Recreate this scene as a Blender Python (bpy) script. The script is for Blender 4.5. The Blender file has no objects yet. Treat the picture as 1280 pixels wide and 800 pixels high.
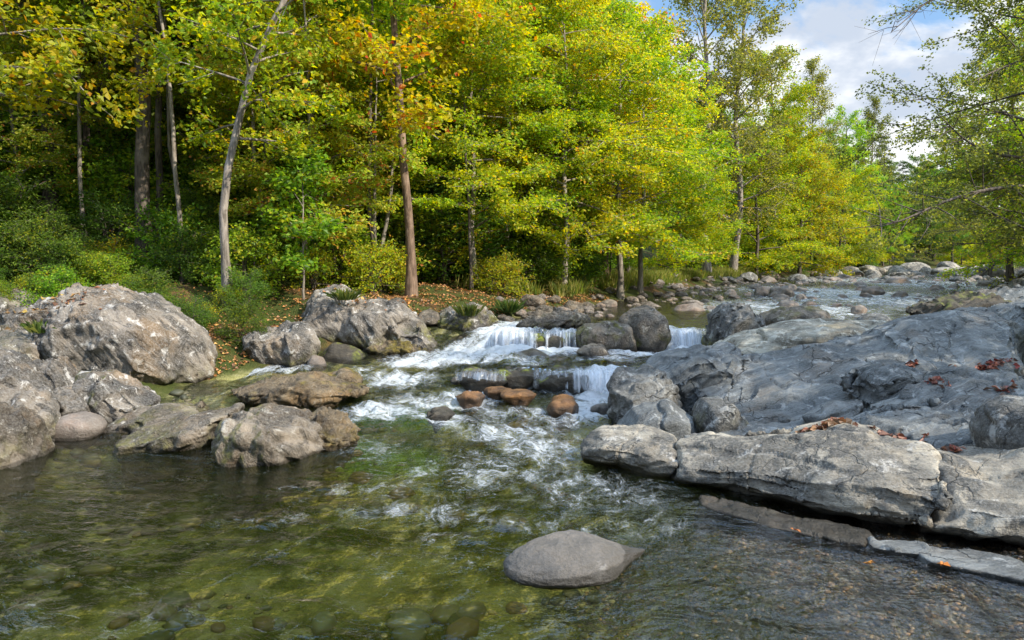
import bpy, bmesh, math, random
import numpy as np
from mathutils import Vector

random.seed(7)
R = np.random.default_rng(7)
scene = bpy.context.scene
COL = scene.collection
rad = math.radians

# ------------------------------------------------------------------ view geometry
CAMZ, FPX, PITCH = 2.3, 900.0, math.atan(65 / 900.0)
cp, sp_ = math.cos(PITCH), math.sin(PITCH)

def ray(px, py):
    u, v = (px - 640) / FPX, (400 - py) / FPX
    return np.array([u, cp + v * sp_, -sp_ + v * cp])

def at(px, py, D):
    d = ray(px, py)
    return np.array([0, 0, CAMZ]) + d * (D / d[1])

def onz(px, py, z=0.0):
    d = ray(px, py)
    return np.array([0, 0, CAMZ]) + d * ((z - CAMZ) / d[2])

# ------------------------------------------------------------------ noise
_P = np.random.default_rng(3).permutation(256)
_P = np.concatenate([_P, _P, _P]).astype(np.int32)
_G = np.random.default_rng(4).normal(size=(256, 3)); _G /= np.linalg.norm(_G, axis=1)[:, None]

def pnoise(p):
    p = np.asarray(p, dtype=np.float64)
    i = np.floor(p).astype(np.int64); f = p - i
    w = f * f * f * (f * (f * 6 - 15) + 10)
    i &= 255
    out = 0
    for dx in (0, 1):
        wx = w[:, 0] if dx else 1 - w[:, 0]
        for dy in (0, 1):
            wy = w[:, 1] if dy else 1 - w[:, 1]
            for dz in (0, 1):
                wz = w[:, 2] if dz else 1 - w[:, 2]
                h = _P[_P[_P[(i[:, 0] + dx) & 255] + ((i[:, 1] + dy) & 255)] + ((i[:, 2] + dz) & 255)] & 255
                g = _G[h]
                out = out + wx * wy * wz * (g[:, 0] * (f[:, 0] - dx) + g[:, 1] * (f[:, 1] - dy) + g[:, 2] * (f[:, 2] - dz))
    return out * 1.5

def fbm(p, oct=4, gain=.5, lac=2.03):
    a, s, q = 1.0, 0, np.array(p, dtype=float)
    for k in range(oct):
        s = s + a * pnoise(q + 17.3 * k); a *= gain; q = q * lac
    return s

def ridged(p, oct=3, gain=.5):
    a, s, q = 1.0, 0, np.array(p, dtype=float)
    for k in range(oct):
        s = s + a * (1 - 2 * np.abs(pnoise(q + 9.1 * k))); a *= gain; q = q * 2.1
    return s

def ss(x):
    x = np.clip(x, 0, 1); return x * x * (3 - 2 * x)

def P2(x, y, s=1.0, z=0.0):
    return np.stack([x * s, y * s, np.full_like(x, z)], -1)

# ------------------------------------------------------------------ object helpers
def tag(o, label=None, cat=None, group=None, kind=None):
    if label: o['label'] = label
    if cat: o['category'] = cat
    if group: o['group'] = group
    if kind: o['kind'] = kind
    return o

def empty(name, loc, rz=0):
    o = bpy.data.objects.new(name, None); COL.objects.link(o)
    o.location = loc; o.rotation_euler = (0, 0, rz); o.empty_display_size = .3
    return o

def mesh_np(name, V, F, smooth=True, mats=()):
    """F: (n,k) int array"""
    V = np.ascontiguousarray(V, dtype=np.float32); F = np.ascontiguousarray(F, dtype=np.int32)
    m = bpy.data.meshes.new(name)
    n, k = F.shape
    m.vertices.add(len(V)); m.vertices.foreach_set('co', V.ravel())
    m.loops.add(n * k); m.loops.foreach_set('vertex_index', F.ravel())
    m.polygons.add(n); m.polygons.foreach_set('loop_start', np.arange(0, n * k, k, dtype=np.int32))
    m.update(calc_edges=True)
    m.polygons.foreach_set('use_smooth', np.full(n, smooth, dtype=bool))
    for mm in mats: m.materials.append(mm)
    return m

def fattr(m, name, arr):
    a = m.attributes.new(name, 'FLOAT', 'POINT'); a.data.foreach_set('value', np.asarray(arr, dtype=np.float32).ravel())

def cattr(m, name, arr):
    a = m.attributes.new(name, 'FLOAT_COLOR', 'POINT')
    arr = np.asarray(arr, dtype=np.float32)
    if arr.shape[1] == 3: arr = np.concatenate([arr, np.ones((len(arr), 1), np.float32)], 1)
    a.data.foreach_set('color', arr.ravel())

def link(name, mesh, parent=None, loc=(0, 0, 0)):
    o = bpy.data.objects.new(name, mesh); COL.objects.link(o); o.location = loc
    if parent: o.parent = parent
    return o

def copy_tree(o):
    c = o.copy(); COL.objects.link(c)
    for ch in list(o.children):
        d = ch.copy(); COL.objects.link(d); d.parent = c
    return c

# ------------------------------------------------------------------ node helper
class N:
    def __init__(s, name, world=False):
        if world:
            s.m = bpy.data.worlds.new(name); scene.world = s.m
        else:
            s.m = bpy.data.materials.new(name)
        s.m.use_nodes = True; s.t = s.m.node_tree; s.t.nodes.clear()
    def n(s, typ, _in=None, **kw):
        nd = s.t.nodes.new(typ)
        for k, v in kw.items(): setattr(nd, k, v)
        for k, v in (_in or {}).items(): s.set(nd, k, v)
        return nd
    def set(s, nd, k, v):
        sk = nd.inputs[k]
        if isinstance(v, bpy.types.Node): v = v.outputs[0]
        if isinstance(v, bpy.types.NodeSocket): s.t.links.new(v, sk)
        elif isinstance(v, (tuple, list)) and len(v) == 3 and sk.type == 'RGBA': sk.default_value = (*v, 1)
        else: sk.default_value = v
    def math(s, op, a, b=0.0, c=0.0, clamp=False):
        return s.n('ShaderNodeMath', {0: a, 1: b, 2: c}, operation=op, use_clamp=clamp).outputs[0]
    def rng(s, v, a, b, lo=0.0, hi=1.0):
        return s.n('ShaderNodeMapRange', {0: v, 1: a, 2: b, 3: lo, 4: hi}, interpolation_type='SMOOTHSTEP').outputs[0]
    def mix(s, f, a, b, blend='MIX'):
        nd = s.n('ShaderNodeMix', data_type='RGBA', blend_type=blend)
        s.set(nd, 0, f); s.set(nd, 6, a); s.set(nd, 7, b); return nd.outputs[2]
    def noise(s, vec, scale, detail=4, rough=.5, dist=0, out=0):
        nd = s.n('ShaderNodeTexNoise', {'Scale': scale, 'Detail': detail, 'Roughness': rough, 'Distortion': dist})
        if vec is not None: s.set(nd, 'Vector', vec)
        return nd.outputs[out]
    def map(s, vec, scale=(1, 1, 1), rot=(0, 0, 0), loc=(0, 0, 0)):
        return s.n('ShaderNodeMapping', {0: vec, 1: loc, 2: rot, 3: scale}).outputs[0]
    def attr(s, name, out='Fac'):
        return s.n('ShaderNodeAttribute', attribute_name=name).outputs[out]
    def out(s, sh):
        o = s.n('ShaderNodeOutputMaterial'); s.set(o, 'Surface', sh); return s.m

# ------------------------------------------------------------------ materials
def rock_mat(name, base, dark, light, lichen=.55, groove=(1, 1, 5), grot=(0, 0, 0), gscale=4.0, gbump=.6, crack=.5,
             moss=(.105, .10, .012), warm=(.20, .12, .055), warm_amt=.3, spots=0.0, band=.65):
    b = N(name)
    tc = b.n('ShaderNodeTexCoord').outputs['Object']
    info = b.n('ShaderNodeObjectInfo')
    tc = b.n('ShaderNodeVectorMath', {0: tc, 1: info.outputs['Random']}, operation='ADD').outputs[0]
    n1 = b.noise(tc, 1.3, 7, .62)
    n2 = b.noise(tc, 4.5, 9, .72, .4)
    n3 = b.noise(tc, 38, 5, .7)
    n4 = b.noise(tc, .9, 4, .6)
    g = b.noise(b.n('ShaderNodeMapping', {0: tc, 2: grot, 3: tuple(1 / q for q in groove)}, vector_type='TEXTURE').outputs[0], gscale, 7, .68, .5)
    wv = b.rng(g, .60, .70)
    c = b.mix(b.rng(n1, .36, .62), dark, base)
    c = b.mix(b.math('MULTIPLY', b.rng(n4, .48, .66), warm_amt), c, warm)
    c = b.mix(b.math('MULTIPLY', b.rng(g, .49, .40), band), c, dark)
    c = b.mix(b.math('MULTIPLY', wv, band * .8), c, light)
    c = b.mix(b.math('MULTIPLY', b.rng(n2, lichen, lichen + .09), .8), c, light)
    if spots:
        n6 = b.noise(tc, 9, 6, .75)
        n7 = b.noise(tc, 1.7, 3, .5)
        c = b.mix(b.math('MULTIPLY', b.rng(b.math('ADD', n6, b.math('MULTIPLY', n7, .8)), .90, .98), spots), c, (.035, .035, .033))
    c = b.mix(b.rng(n3, .35, .68, 0, .5), c, b.mix(.5, c, light))
    vor = b.n('ShaderNodeTexVoronoi', {'Vector': b.n('ShaderNodeVectorMath', {0: tc, 1: b.n('ShaderNodeVectorMath', {0: b.noise(tc, 2.2, 4, .6, out=1), 3: .55}, operation='SCALE').outputs[0]}, operation='ADD').outputs[0], 'Scale': 1.25}, feature='DISTANCE_TO_EDGE')
    crk = b.rng(vor.outputs['Distance'], 0.0, .018, 1, 0)
    crk = b.math('MULTIPLY', crk, b.rng(n4, .42, .55))
    crk = b.math('MULTIPLY', crk, crack)
    c = b.mix(b.math('MULTIPLY', crk, .7), c, (.02, .018, .015))
    mossf = b.math('MULTIPLY', b.attr('moss'), b.rng(b.noise(tc, 7, 6, .7), .35, .55))
    mcol = b.mix(b.rng(b.noise(tc, 9, 4, .6), .35, .65), tuple(.45 * x for x in moss), tuple(1.9 * x for x in moss))
    c = b.mix(mossf, c, mcol)
    wet = b.rng(b.math('ADD', b.attr('wet'), b.math('MULTIPLY', b.math('SUBTRACT', n2, .5), .9)), .35, .75)
    c = b.mix(b.math('MULTIPLY', wet, .62), c, (.022, .019, .014))
    h = b.math('ADD', b.math('MULTIPLY', g, gbump), b.math('MULTIPLY', n2, .35))
    h = b.math('ADD', h, b.math('MULTIPLY', n3, .16))
    h = b.math('SUBTRACT', h, b.math('MULTIPLY', crk, .35))
    h = b.math('ADD', h, b.math('MULTIPLY', b.math('MULTIPLY', mossf, b.noise(tc, 60, 3, .6)), .25))
    bump = b.n('ShaderNodeBump', {'Strength': 1.0, 'Distance': .11, 'Height': h})
    p = b.n('ShaderNodeBsdfPrincipled', {'Base Color': c, 'Roughness': b.rng(wet, 0, 1, .82, .35), 'Normal': bump, 'Specular IOR Level': .35})
    return b.out(p.outputs[0])

M = {}
M['left_rock'] = rock_mat('left_rock', (.24, .20, .155), (.028, .023, .018), (.58, .55, .50), .55, (1.0, 1.0, .16), (rad(24), rad(-32), 0), 5.0, 1.3, .3, band=.85, warm=(.25, .155, .07), warm_amt=.6)
M['brown_rock'] = rock_mat('brown_rock', (.22, .16, .09), (.05, .034, .02), (.40, .34, .25), .60, (1.2, 1.2, .16), (rad(20), rad(45), 0), 6, 1.3, .2, band=.8, moss=(.13, .10, .012), warm=(.24, .13, .04), warm_amt=.7)
M['mid_rock'] = rock_mat('mid_rock', (.25, .20, .145), (.045, .034, .024), (.46, .42, .35), .57, (1.0, 1.0, .2), (rad(40), rad(20), rad(-25)), 5.5, 1.3, .2, band=.75, warm_amt=.5)
M['grey_slab'] = rock_mat('grey_slab', (.205, .21, .20), (.08, .083, .08), (.36, .36, .34), .55, (1, 1.6, .16), (rad(10), rad(68), rad(20)), 4.2, 1.3, .9, warm_amt=.3, band=.6)
M['pale_log'] = rock_mat('pale_log', (.40, .345, .26), (.08, .07, .055), (.44, .41, .36), .56, (1.6, 1, .16), (0, rad(84), rad(-30)), 3.2, .55, .5, band=.5, warm=(.25, .185, .11), warm_amt=.5, spots=.8)
M['rough_grey'] = rock_mat('rough_grey', (.20, .19, .165), (.05, .046, .04), (.38, .365, .33), .52, (.8, 1, 1.1), (0, rad(20), 0), 5, .8, .9, warm=(.17, .14, .09), warm_amt=.4, spots=.3)
M['pale_ledge'] = rock_mat('pale_ledge', (.36, .33, .26), (.11, .09, .06), (.50, .47, .39), .52, (.4, .8, 2.4), (0, 0, 0), 4, .8, .5, warm=(.25, .18, .07), warm_amt=.5)
M['shelf_light'] = rock_mat('shelf_light', (.27, .275, .26), (.10, .10, .095), (.40, .40, .38), .57, (1, 1.6, .14), (rad(10), rad(72), rad(25)), 5.0, 1.4, .7, warm_amt=.3, band=.7)
M['cobble'] = rock_mat('cobble', (.24, .20, .165), (.12, .095, .075), (.36, .33, .29), .62, (1, 1, 1), (0, 0, 0), 4, .2, 0, warm=(.22, .13, .08), warm_amt=.6)
M['orange_stone'] = rock_mat('orange_stone', (.21, .10, .035), (.08, .04, .02), (.29, .17, .08), .60, (1, 1, 1), (0, 0, 0), 4, .2, 0, warm=(.30, .13, .03), warm_amt=.7)
M['teardrop'] = rock_mat('teardrop', (.15, .13, .11), (.09, .08, .068), (.22, .20, .175), .60, (1, 1, 1), (0, 0, 0), 9, .05, 0, warm=(.25, .2, .15), warm_amt=.4)
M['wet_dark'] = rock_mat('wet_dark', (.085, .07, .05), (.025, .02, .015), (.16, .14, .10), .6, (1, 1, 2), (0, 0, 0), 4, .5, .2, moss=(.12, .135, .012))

def bark_mat(name, c1, c2):
    b = N(name)
    tc = b.n('ShaderNodeTexCoord').outputs['Object']
    n1 = b.noise(b.map(tc, (9, 9, 1.4)), 1.6, 6, .65, .4)
    n2 = b.noise(tc, 1.1, 5, .6)
    c = b.mix(b.rng(n1, .35, .65), c1, c2)
    c = b.mix(b.math('MULTIPLY', b.rng(n2, .52, .62), .45), c, tuple(min(1, 1.5 * x + .03) for x in c2))
    bump = b.n('ShaderNodeBump', {'Strength': .9, 'Distance': .03, 'Height': n1})
    return b.out(b.n('ShaderNodeBsdfPrincipled', {'Base Color': c, 'Roughness': .9, 'Normal': bump, 'Specular IOR Level': .2}).outputs[0])
M['bark_grey'] = bark_mat('bark_grey', (.12, .10, .08), (.34, .29, .24))
M['bark_red'] = bark_mat('bark_red', (.085, .055, .037), (.23, .155, .105))
M['bark_dark'] = bark_mat('bark_dark', (.045, .036, .028), (.15, .12, .095))

def leaf_mat(name, trans=.58, gloss=.35, sat=1.0):
    b = N(name)
    c = b.attr('col', 'Color')
    rnd = b.n('ShaderNodeObjectInfo').outputs['Random']
    hsv = b.n('ShaderNodeHueSaturation', {'Hue': b.rng(rnd, 0, 1, .486, .514), 'Saturation': sat, 'Value': b.rng(b.math('FRACT', b.math('MULTIPLY', rnd, 7.31)), 0, 1, 1.15, 1.6), 'Color': c})
    d = b.n('ShaderNodeBsdfPrincipled', {'Base Color': hsv.outputs[0], 'Roughness': .5, 'Specular IOR Level': gloss})
    t = b.n('ShaderNodeBsdfTranslucent', {'Color': b.n('ShaderNodeHueSaturation', {'Saturation': 1.05, 'Value': 1.3, 'Color': hsv.outputs[0]}).outputs[0]})
    return b.out(b.n('ShaderNodeMixShader', {0: trans, 1: d.outputs[0], 2: t.outputs[0]}).outputs[0])
M['leaf'] = leaf_mat('leaf')
M['litter'] = leaf_mat('litter', .1, .2)

def ground_mat():
    b = N('ground')
    g = b.n('ShaderNodeNewGeometry').outputs['Position']
    bed = b.attr('bed')
    n1 = b.noise(g, .55, 5, .6, .5); n2 = b.noise(g, 3.2, 6, .65); n3 = b.noise(g, 14, 5, .7)
    c = b.mix(b.rng(n1, .42, .60), (.035, .042, .010), (.31, .28, .10))
    c = b.mix(b.math('MULTIPLY', b.rng(n2, .50, .62), .7), c, (.43, .385, .20))
    c = b.mix(b.math('MULTIPLY', b.rng(n2, .44, .36), .6), c, (.028, .032, .008))
    v = b.n('ShaderNodeTexVoronoi', {'Vector': g, 'Scale': 30.0})
    peb = b.n('ShaderNodeHueSaturation', {'Saturation': .08, 'Value': .22, 'Color': v.outputs['Color']}).outputs[0]
    peb = b.mix(.6, peb, (.11, .07, .038))
    c = b.mix(b.math('MULTIPLY', b.attr('gravel'), .9), c, peb)
    c = b.mix(b.math('MULTIPLY', b.attr('algae'), .85), c, b.mix(n2, (.03, .10, .008), (.09, .24, .02)))
    l = b.mix(b.rng(n2, .4, .6), (.05, .035, .018), (.13, .075, .03))
    l = b.mix(b.math('MULTIPLY', b.rng(n3, .56, .64), .45), l, (.22, .10, .03))
    l = b.mix(b.math('MULTIPLY', b.rng(n1, .40, .50), .85), l, (.045, .065, .012))
    c = b.mix(bed, l, c)
    h = b.math('ADD', n3, b.math('MULTIPLY', v.outputs['Distance'], -.6))
    bump = b.n('ShaderNodeBump', {'Strength': .8, 'Distance': .06, 'Height': h})
    return b.out(b.n('ShaderNodeBsdfPrincipled', {'Base Color': c, 'Roughness': .9, 'Normal': bump, 'Specular IOR Level': .15}).outputs[0])
M['ground'] = ground_mat()

def water_mat():
    b = N('water')
    uv = b.n('ShaderNodeUVMap', uv_map='flow').outputs[0]
    turb = b.attr('turb'); foam = b.attr('foam')
    a = b.noise(b.map(uv, (.62, 1.1, 1)), 2.6, 4, .55, .6)
    m_ = b.noise(b.map(uv, (.62, 1.35, 1), loc=(3, 7, 0)), 8.0, 4, .6, .4)
    f = b.noise(b.map(uv, (.6, 1.4, 1), loc=(9, 2, 0)), 24.0, 3, .6, .3)
    h = b.math('ADD', b.math('MULTIPLY', a, .85), b.math('MULTIPLY', m_, .20))
    h = b.math('ADD', h, b.math('MULTIPLY', f, .04))
    h = b.math('MULTIPLY', h, turb)
    bump = b.n('ShaderNodeBump', {'Strength': 1.0, 'Distance': .26, 'Height': h})
    fres = b.n('ShaderNodeFresnel', {'IOR': 1.42, 'Normal': bump})
    gl = b.n('ShaderNodeBsdfGlossy', {'Color': (1, 1, 1), 'Roughness': .06, 'Normal': bump})
    dep = b.attr('depth')
    tr = b.n('ShaderNodeBsdfTransparent', {'Color': b.mix(b.rng(dep, 0, .5), (.95, .95, .90), (.74, .745, .52))})
    df = b.n('ShaderNodeBsdfDiffuse', {'Color': b.mix(b.rng(b.noise(uv, .5, 3, .5), .4, .6), (.035, .055, .012), (.06, .085, .022)), 'Normal': bump})
    body = b.n('ShaderNodeMixShader', {0: b.rng(dep, .03, .5, 0, .05), 1: tr, 2: df})
    w = b.n('ShaderNodeMixShader', {0: fres, 1: body, 2: gl})
    # foam streaks, some painted in for sky glints, drawn out along the flow
    wob = b.n('ShaderNodeVectorMath', {0: b.noise(uv, 1.6, 3, .55, out=1), 3: .9}, operation='SCALE').outputs[0]
    uw = b.n('ShaderNodeVectorMath', {0: uv, 1: wob}, operation='ADD').outputs[0]
    s1 = b.noise(b.map(uw, (1, .42, 1), loc=(1, 5, 0)), 3.6, 6, .62, .8)
    s2 = b.noise(b.map(uw, (.8, 1.1, 1), loc=(5, 1, 0)), 9.0, 6, .66, .9)
    s3 = b.noise(b.map(uw, (1, .6, 1), loc=(2, 8, 0)), 30.0, 4, .65, .3)
    s = b.math('ADD', b.math('ADD', b.math('MULTIPLY', s1, .46), b.math('MULTIPLY', s2, .34)), b.math('MULTIPLY', s3, .20))
    sc = b.math('MULTIPLY_ADD', b.math('SUBTRACT', s, .5), 2.1, .5)
    ff = b.math('POWER', b.rng(b.math('ADD', sc, b.math('MULTIPLY', foam, .66)), .62, 1.18), 1.25)
    fd = b.n('ShaderNodeBsdfDiffuse', {'Color': (.66, .69, .71), 'Normal': b.n('ShaderNodeBump', {'Strength': .9, 'Distance': .10, 'Height': s})})
    ft = b.n('ShaderNodeBsdfTranslucent', {'Color': (.7, .75, .76)})
    fo = b.n('ShaderNodeMixShader', {0: .25, 1: fd, 2: ft})
    return b.out(b.n('ShaderNodeMixShader', {0: b.math('MULTIPLY', ff, .93), 1: w, 2: fo}).outputs[0])
M['water'] = water_mat()

def fall_mat():
    b = N('falling_water')
    uv = b.n('ShaderNodeUVMap', uv_map='flow').outputs[0]
    s1 = b.noise(b.map(uv, (1, .13, 1)), 13.0, 5, .65, .2)
    s2 = b.noise(b.map(uv, (1, .16, 1), loc=(4, 2, 0)), 36.0, 4, .65)
    s = b.math('ADD', b.math('MULTIPLY', s1, .65), b.math('MULTIPLY', s2, .35))
    al = b.rng(b.math('ADD', s, b.math('MULTIPLY', b.attr('foam'), .40)), .44, .90)
    d = b.n('ShaderNodeBsdfDiffuse', {'Color': (.66, .69, .73)})
    t = b.n('ShaderNodeBsdfTranslucent', {'Color': (.7, .74, .78)})
    m_ = b.n('ShaderNodeMixShader', {0: .35, 1: d, 2: t})
    gl = b.n('ShaderNodeBsdfGlossy', {'Roughness': .15})
    m_ = b.n('ShaderNodeMixShader', {0: .08, 1: m_, 2: gl})
    tr = b.n('ShaderNodeBsdfTransparent')
    return b.out(b.n('ShaderNodeMixShader', {0: al, 1: tr, 2: m_}).outputs[0])
M['fall'] = fall_mat()

# ------------------------------------------------------------------ river functions
XLd = [-30, 4, 8, 9.2, 11, 12.5, 14, 15.7, 16.6, 18, 20, 28, 43, 63, 80, 95, 110, 130, 220]
XLx = [-7, -7, -6.9, -6.6, -6.0, -5.3, -4.6, -3.8, -2.0, -.9, 1.0, 5.0, 11.5, 24, 39, 53, 72, 100, 300]
XRd = [-30, 4, 5.5, 6.4, 7.5, 8.6, 10, 12, 14, 16, 20, 25, 40, 60, 90, 110, 130, 220]
XRx = [5.2, 4.9, 4.6, 4.2, 3.2, 2.1, 1.9, 2.4, 4.3, 7.2, 12.2, 16.6, 27.5, 43, 66, 84, 112, 320]

def bankL(y):
    return np.interp(y, XLd, XLx)
def bankR(y):
    return np.interp(y, XRd, XRx)
def dL(x, y):
    s = (np.interp(y + .6, XLd, XLx) - np.interp(y - .6, XLd, XLx)) / 1.2
    return (x - bankL(y)) / np.sqrt(1 + s * s)
def dR(x, y):
    s = (np.interp(y + .6, XRd, XRx) - np.interp(y - .6, XRd, XRx)) / 1.2
    return (bankR(y) - x) / np.sqrt(1 + s * s)

def Wl(x, y):
    x = np.asarray(x, float); y = np.asarray(y, float)
    left = np.interp(y, [-30, 9.6, 11.5, 13, 15, 15.6, 17, 19, 40, 90, 400], [0, 0, .11, .27, .44, .52, .92, .97, 1.22, 1.75, 2.2])
    e1 = 12.35 + .55 * ss((.9 - x) / 1.2) + .08 * np.sin(x * 5)
    e2 = 15.85 + .12 * np.sin(x * 3.1)
    right = .10 * ss((y - 9.5) / 2.5) + .40 * ss((y - e1) / .28) + .05 * ss((y - 13) / 2) + .37 * ss((y - e2) / .32) + np.interp(y, [16, 19, 40, 90, 400], [0, .05, .30, .83, 1.28])
    t = ss((x + 1.0) / 1.0)
    return left * (1 - t) + right * t

def ground_z(x, y, rough=True):
    x = np.asarray(x, float); y = np.asarray(y, float)
    w = Wl(x, y)
    jit = fbm(P2(x, y, .35), 3) * .5 * ss((y - 8) / 6) if rough else 0
    a, c = dL(x, y) + jit, dR(x, y) - jit
    near = np.minimum(a, c)
    bar = ss((x - (.7 + (6.6 - y) * .12)) / 1.3) * ss((7.6 - y) / 1.2)
    depth = (.62 * ss((12 - y) / 4) + .26) * (1 - .84 * bar)
    depth = np.where(y > 20, .24, depth)
    bed = w - depth * ss(near / 2.2) - .02
    bl = -a; br = -c
    upl = .32 * ss(bl / 1.2) + .10 * np.clip(bl, 0, None) + .22 * np.clip(bl - 7, 0, 60)
    upr = .30 * ss(br / 1.2) + .10 * np.clip(br, 0, None) + .14 * np.clip(br - 9, 0, 60)
    upr = np.where(y < 21, upr * ss((br - 5.5) / 4) - .25 * ss(br / .6) * ss((7 - br) / 2) * ss((y - 5) / 1), upr)
    z = np.where(near > 0, bed, w - .02 + np.where(bl > 0, upl, upr))
    if rough:
        out = ss(-near / 1.0)
        p = P2(x, y, .5)
        z = z + fbm(p, 4) * (.05 + .22 * out) + fbm(P2(x, y, 2.6), 3) * (.025 + .05 * out)
    return z

def gz(x, y):
    return float(ground_z(np.array([x]), np.array([y]))[0])

def fan(y0, y1, nr, umax, nc, off, ymap=None):
    t = np.linspace(0, 1, nr)
    yy = (y0 + off) * ((y1 + off) / (y0 + off)) ** t - off
    if ymap is not None: yy = ymap(yy)
    uu = np.linspace(-1, 1, nc); uu = np.sign(uu) * (np.abs(uu) * .55 + .45 * np.abs(uu) ** 3) * umax
    Y, U = np.meshgrid(yy, uu, indexing='ij')
    X = U * (Y + off)
    idx = np.arange(nr * nc).reshape(nr, nc)
    F = np.stack([idx[:-1, :-1], idx[:-1, 1:], idx[1:, 1:], idx[1:, :-1]], -1).reshape(-1, 4)
    return X.ravel(), Y.ravel(), F

def build_ground():
    X, Y, F = fan(-6, 700, 420, 1.9, 420, 10)
    Z = ground_z(X, Y)
    far = ss((Y - 250) / 200)
    Z = Z * (1 - far) + 14 * far
    Z = np.minimum(Z, 16)
    m = mesh_np('ground', np.stack([X, Y, Z], -1), F, True, [M['ground']])
    w = Wl(X, Y)
    fattr(m, 'bed', ss((w + .04 - Z) / .08))
    bar = ss((X - (.4 + (6.6 - Y) * .12)) / 1.6) * ss((7.6 - Y) / 1.2)
    ac = onz(480, 500, .15); ac2 = onz(470, 530, .05); q = np.minimum(((X - ac[0]) / 1.3) ** 2 + ((Y - ac[1]) / .7) ** 2, ((X - ac2[0]) / 1.0) ** 2 + ((Y - ac2[1]) / .6) ** 2)
    fattr(m, 'algae', ss(1.3 - q + .5 * fbm(P2(X, Y, 1.4), 2)))
    fattr(m, 'gravel', np.maximum(bar, ss((Y - 18) / 3)))
    tag(link('ground', m), kind='structure')
build_ground()

# flow centre line
CL = np.array([(170, 150), (90, 118), (58, 90), (31, 60), (14, 33), (8.5, 24), (3.2, 19.2), (1.3, 16.8), (-.9, 15.6), (-2.3, 13.8), (-2.2, 11.6), (-1.2, 9.6), (-1.3, 6.8), (-3.0, 3.5), (-5, 0), (-8, -8)], float)
def chaikin(p, k=4):
    for _ in range(k):
        q = np.empty((2 * len(p), 2)); q[0::2] = np.vstack([p[:1], .75 * p[:-1] + .25 * p[1:]])[:len(p)]
        a = .75 * p[:-1] + .25 * p[1:]; b_ = .25 * p[:-1] + .75 * p[1:]
        p = np.vstack([p[:1], np.stack([a, b_], 1).reshape(-1, 2), p[-1:]])
    return p
CL = chaikin(CL, 3)
CLs = np.concatenate([[0], np.cumsum(np.linalg.norm(np.diff(CL, axis=0), axis=1))])
def flow_st(X, Y):
    n = len(X); best = np.full(n, 1e9); S = np.zeros(n); T = np.zeros(n)
    num = np.zeros((n, 2)); den = np.zeros(n)
    for k in range(len(CL) - 1):
        a, b_ = CL[k], CL[k + 1]; d = b_ - a; L = np.linalg.norm(d)
        if L < 1e-6: continue
        d = d / L
        rx, ry = X - a[0], Y - a[1]
        t = np.clip(rx * d[0] + ry * d[1], 0, L)
        ex, ey = rx - t * d[0], ry - t * d[1]
        q = ex * ex + ey * ey
        side = rx * d[1] - ry * d[0]
        # soft blending of neighbouring pieces keeps the streaks from kinking
        wgt = L / (q + .15) ** 3
        num[:, 0] += wgt * (CLs[k] + t); num[:, 1] += wgt * np.sign(side) * np.sqrt(q); den += wgt
    return num[:, 0] / den, num[:, 1] / den

FOAM_GLINTS = [  # px, py, water height, half width px, half height px, strength, slant
    (632, 428, .62, 45, 13, .95, -.25), (585, 442, .48, 50, 7, .9, -.2), (530, 452, .38, 55, 6, .75, -.1), (500, 474, .26, 50, 8, .7, .05), (455, 470, .25, 25, 6, .5, 0),
    (560, 497, .18, 80, 8, .62, .05), (480, 512, .10, 55, 8, .72, .1), (430, 522, .06, 30, 6, .5, 0), (560, 522, .08, 60, 9, .55, .1), (620, 510, .12, 40, 7, .45, .1), (640, 537, .05, 75, 13, .52, .1),
    (700, 518, .08, 55, 10, .5, 0), (748, 494, .12, 36, 8, .95, 0), (730, 512, .08, 40, 10, .85, 0), (655, 470, .25, 30, 5, .6, 0), (650, 448, .50, 40, 5, .5, 0),
    (752, 491, .13, 44, 6, 1.25, 0), (700, 437, .54, 40, 5, 1.2, 0), (640, 437, .55, 45, 6, 1.2, -.1), (603, 474, .38, 45, 4, .9, 0), (858, 437, .56, 30, 5, 1.25, 0),
    (800, 440, .55, 50, 4, .8, -.1), (858, 434, .58, 28, 6, 1.0, 0), (760, 447, .55, 50, 3, .5, 0), (590, 478, .36, 40, 4, .55, 0), (690, 440, .52, 40, 5, .8, 0),
    (680, 556, .03, 70, 24, .46, .1), (620, 590, .0, 110, 30, .38, .1), (730, 610, .0, 90, 30, .36, 0), (760, 660, 0, 120, 26, .26, 0), (560, 610, .0, 90, 22, .25, 0),
    (5, 775, 0, 60, 26, .27, 0), (200, 770, 0, 60, 20, .22, 0),
    (980, 386, .98, 110, 10, .62, 0), (1080, 372, 1.05, 130, 14, .62, 0), (1150, 352, 1.4, 120, 10, .5, 0), (1010, 375, 1.05, 80, 4, .5, 0), (900, 388, .97, 30, 5, .6, 0), (1120, 375, 1.08, 60, 5, .5, 0), (1150, 352, 1.45, 80, 5, .45, 0), (1060, 368, 1.1, 60, 3, .35, 0),
    (330, 470, .22, 70, 5, .62, -.2), (590, 700, 0, 60, 14, .22, 0), (820, 690, 0, 50, 20, .2, 0), (470, 560, .02, 60, 16, .3, 0), (520, 640, 0, 130, 16, .3, 0), (330, 650, 0, 90, 10, .24, 0), (430, 610, 0, 70, 8, .3, 0), (640, 655, 0, 90, 8, .3, 0), (560, 675, 0, 50, 8, .26, 0),  # the mid-pool entries paint white sky glints as thin foam
]
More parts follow.
